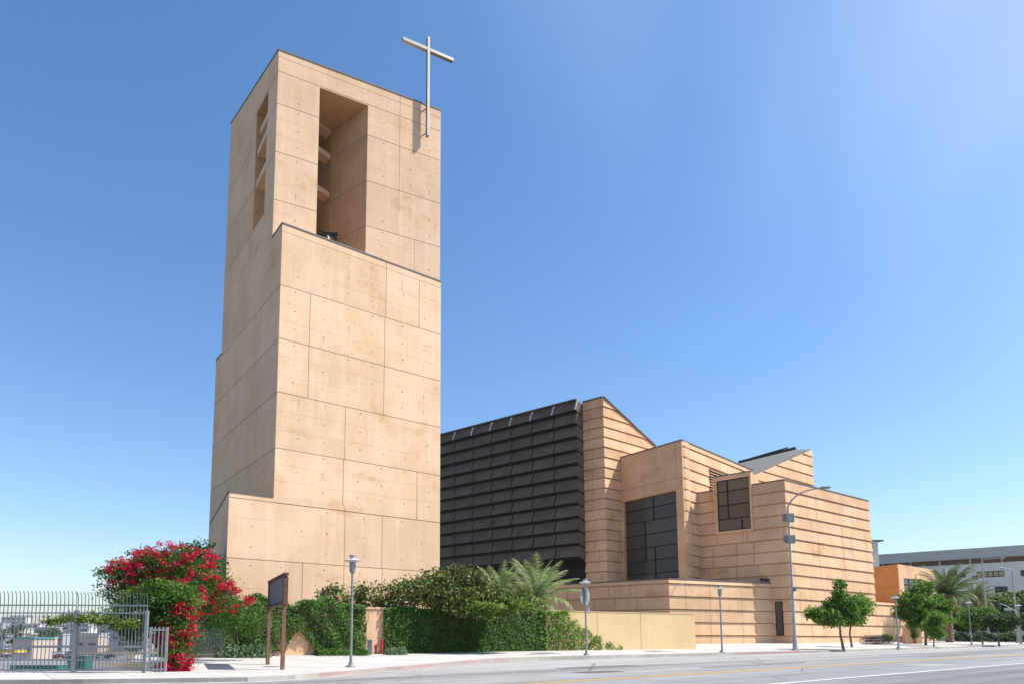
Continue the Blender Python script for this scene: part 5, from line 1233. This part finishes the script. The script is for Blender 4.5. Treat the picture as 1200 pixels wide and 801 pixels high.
def block(px, py_top, Y, w, dep, ci, name, label, group=None, zb=LOT, roofm=None, floors=None):
    x = (px - CX) / (F / ct) * Y; zt = at_y(px, py_top, Y).z; t = thing(name, label, 'building', (x, Y, zb), group); m2 = MB()
    m2.bx(x - w / 2, x + w / 2, Y, Y + dep, zb - 1, zt); m2.build('wall', ci, t); m2 = MB(); m2.bx(x - w / 2 - .3, x + w / 2 + .3, Y - .3, Y + dep + .3, zt + .01, zt + .6); m2.build('roof', roofm or M['cornice'], t)
    h = zt - zb; nfl = max(1, int(h / 4)) if floors is None else floors; m2 = MB(); nw = max(2, int(w / 5))
    for f in range(nfl):
        for k in range(nw):
            cx_ = x - w / 2 + w * (k + .5) / nw; z = zb + h * (f + .55) / nfl; m2.bx(cx_ - w / nw * .3, cx_ + w / nw * .3, Y - .12, Y - .02, z - .8, z + .8)
    m2.build('windows', M['glass'], t)
    return t
# near green / teal / yellow things
def shed(px0, px1, y0, y1, Y, mat, label, name, cat='shed', roof=True):
    xa, xb = [(p - CX) / (F / ct) * Y for p in (px0, px1)]; zt, zb = at_y(px0, y0, Y).z, max(LOT, at_y(px0, y1, Y).z); t = thing(name, label, cat, ((xa + xb) / 2, Y, zb)); m2 = MB()
    m2.bx(xa, xb, Y, Y + 3, zb, zt); n = max(3, int((xb - xa) / 1.2))
    for k in range(n): x = xa + (xb - xa) * (k + .5) / n; m2.bx(x - .06, x + .06, Y - .08, Y - .002, zb, zt)
    m2.build('panel', mat, t); m2 = MB(); m2.bx(xa - .1, xb + .1, Y - .15, Y + 3.1, zt + .003, zt + .12); m2.build('top_edge', M['galv'], t)
    return t
shed(14, 70, 779, 800, 125, M['green'], 'long dark green panelled barrier low behind the grey railing', 'panel_fence', 'fence')
shed(80, 101, 768, 790, 140, M['green'], 'square dark green container behind the railing post', 'container', 'container')
shed(-6, 19, 760.5, 764.0, 118, M['yellowp'], 'yellow awning seen through the railing at the left picture edge', 'awning', 'awning')
t = [o for o in C.objects if o.name == 'awning'][0]; xx = t.location; m2 = MB()
for dx in (-1.5, 1.4): m2.beam((xx.x + dx, xx.y + .5, LOT), (xx.x + dx, xx.y + .5, xx.z), .1, .1)
m2.build('leg', M['galv'], t)
block(27, 748, 210, 6, 10, citym[4], 'shed', 'low shed with a teal roof behind the parked cars', roofm=M['teal'], floors=1)
x_ = -1
bl_specs = []
r2 = random.Random(5)
NAMES = [('cream', 0), ('tan', 1), ('white', 2), ('grey', 3), ('brown', 4), ('bluish', 5)]
for i in range(46):
    Y = [300, 380, 480, 620, 800][i % 5] + r2.uniform(-25, 25); px = -20 + (i * 37.7) % 240 + r2.uniform(-5, 5)
    top = {0: 745, 1: 740, 2: 735, 3: 729, 4: 724}[i % 5] + r2.uniform(-3.5, 4); nm, ci = r2.choice(NAMES); w = r2.uniform(16, 34) * Y / F
    block(px, top, Y, w, w * .7, citym[ci], 'city_building', '%s building in the city spread beyond the railing, %s' % (nm, ('near the car park', 'just behind the car park', 'in the middle distance', 'far off', 'farthest off and hazy')[i % 5]), 'buildings of the city below')
for i in range(26):
    Y = r2.uniform(240, 600); px = r2.uniform(-10, 170); h = r2.uniform(9, 16); x = (px - CX) / (F / ct) * Y
    tree((x, Y, LOT), [((x, Y, LOT + h * .65), (h * .3, h * .3, h * .35))], .3, 'round tree among the city buildings beyond the railing', 1.0, 'leaf_dark', .25, 'trees in the city below', 'city_tree', cr=.9)
# hills
m2 = MB(); n = 60
rh = [(-5200 + i * 150, 3600 + 200 * math.sin(i * .4), 95 + 45 * math.sin(i * .7) + 25 * math.sin(i * 1.9 + 1)) for i in range(n)]
for i in range(n - 1):
    (x0, y0, h0), (x1, y1, h1) = rh[i], rh[i + 1]; m2.poly([(x0, y0 - 500, LOT - 2), (x1, y1 - 500, LOT - 2), (x1, y1, h1), (x0, y0, h0)]); m2.poly([(x0, y0, h0), (x1, y1, h1), (x1, y1 + 900, LOT - 2), (x0, y0 + 900, LOT - 2)])
struct(m2.build('hills', M['soil']))
g = MB(); g.bx(-6100, 6100, -3100, 7100, LOT - 3, 190)
hz = g.build('haze', []); hz['kind'] = 'stuff'
hm = bpy.data.materials.new('haze_air'); hm.use_nodes = True; hm.node_tree.nodes.clear()
ho = hm.node_tree.nodes.new('ShaderNodeOutputMaterial'); hv = hm.node_tree.nodes.new('ShaderNodeVolumePrincipled'); hv.inputs['Color'].default_value = (.86, .92, 1, 1); hv.inputs['Density'].default_value = .00011
hm.node_tree.links.new(hv.outputs[0], ho.inputs['Volume']); hz.data.materials.append(hm)
# ================================================================== LIGHT, SKY, CAMERA
sun = Vector((1, -.08, 1.30)).normalized()
el = math.asin(sun.z); az = math.atan2(sun.x, sun.y)
w = bpy.data.worlds.new('World'); bpy.context.scene.world = w; w.use_nodes = True; nt = w.node_tree
sky = nt.nodes.new('ShaderNodeTexSky'); sky.sky_type = 'NISHITA'; sky.sun_disc = False; sky.sun_elevation = el; sky.sun_rotation = az
sky.air_density = 1.15; sky.dust_density = .9; sky.ozone_density = 2.0; sky.altitude = 50
hs = nt.nodes.new('ShaderNodeHueSaturation'); hs.inputs['Saturation'].default_value = 1.24; nt.links.new(sky.outputs[0], hs.inputs['Color']); tn = mixc(nt, 1.0, hs.outputs[0], (.96, .975, 1.03), 'MULTIPLY'); tc = nt.nodes.new('ShaderNodeTexCoord'); dt = N(nt, 'ShaderNodeVectorMath', operation='DOT_PRODUCT'); nt.links.new(tc.outputs['Generated'], dt.inputs[0]); dt.inputs[1].default_value = tuple(sun)
nzm = nt.nodes.new('ShaderNodeMapping'); nzm.inputs['Scale'].default_value = (2.2, 1.0, 1.0); nzm.inputs['Rotation'].default_value = (0, .7, 0); nt.links.new(tc.outputs['Generated'], nzm.inputs[0])
nz = N(nt, 'ShaderNodeTexNoise', Scale=1.6, Detail=2.); nt.links.new(nzm.outputs[0], nz.inputs['Vector'])
g1 = ramp_f(nt, dt.outputs['Value'], .45, 1.0); g2 = N(nt, 'ShaderNodeMath', operation='MULTIPLY'); nt.links.new(g1, g2.inputs[0]); nt.links.new(ramp_f(nt, nz.outputs['Fac'], .25, .7), g2.inputs[1])
tn = mixc(nt, mul(nt, g2.outputs[0], .5), tn, (5.2, 5.9, 6.9)); nt.links.new(tn, nt.nodes['Background'].inputs[0]); nt.nodes['Background'].inputs[1].default_value = .135
L = bpy.data.lights.new('sun', 'SUN'); L.energy = 5.0; L.angle = math.radians(.53); L.color = (1, .955, .88)
lo = bpy.data.objects.new('sun', L); C.objects.link(lo); lo.rotation_euler = sun.to_track_quat('Z', 'Y').to_euler(); lo.location = (30, -10, 60)
cd = bpy.data.cameras.new('camera'); co = bpy.data.objects.new('camera', cd); C.objects.link(co)
co.location = (0, 0, EYE); co.rotation_euler = (PI / 2 + TH, 0, 0); cd.sensor_width = 36; cd.lens = F / 1200 * 36
cd.shift_x = (600 - CX) / 1200; cd.shift_y = (CY - 400.5) / 1200; cd.clip_end = 20000; cd.clip_start = .1
sc = bpy.context.scene; sc.camera = co
sc.view_settings.view_transform = 'Standard'; sc.view_settings.look = 'None'; sc.view_settings.gamma = 1; sc.view_settings.exposure = .5
sc.render.resolution_x, sc.render.resolution_y = 1024, 683
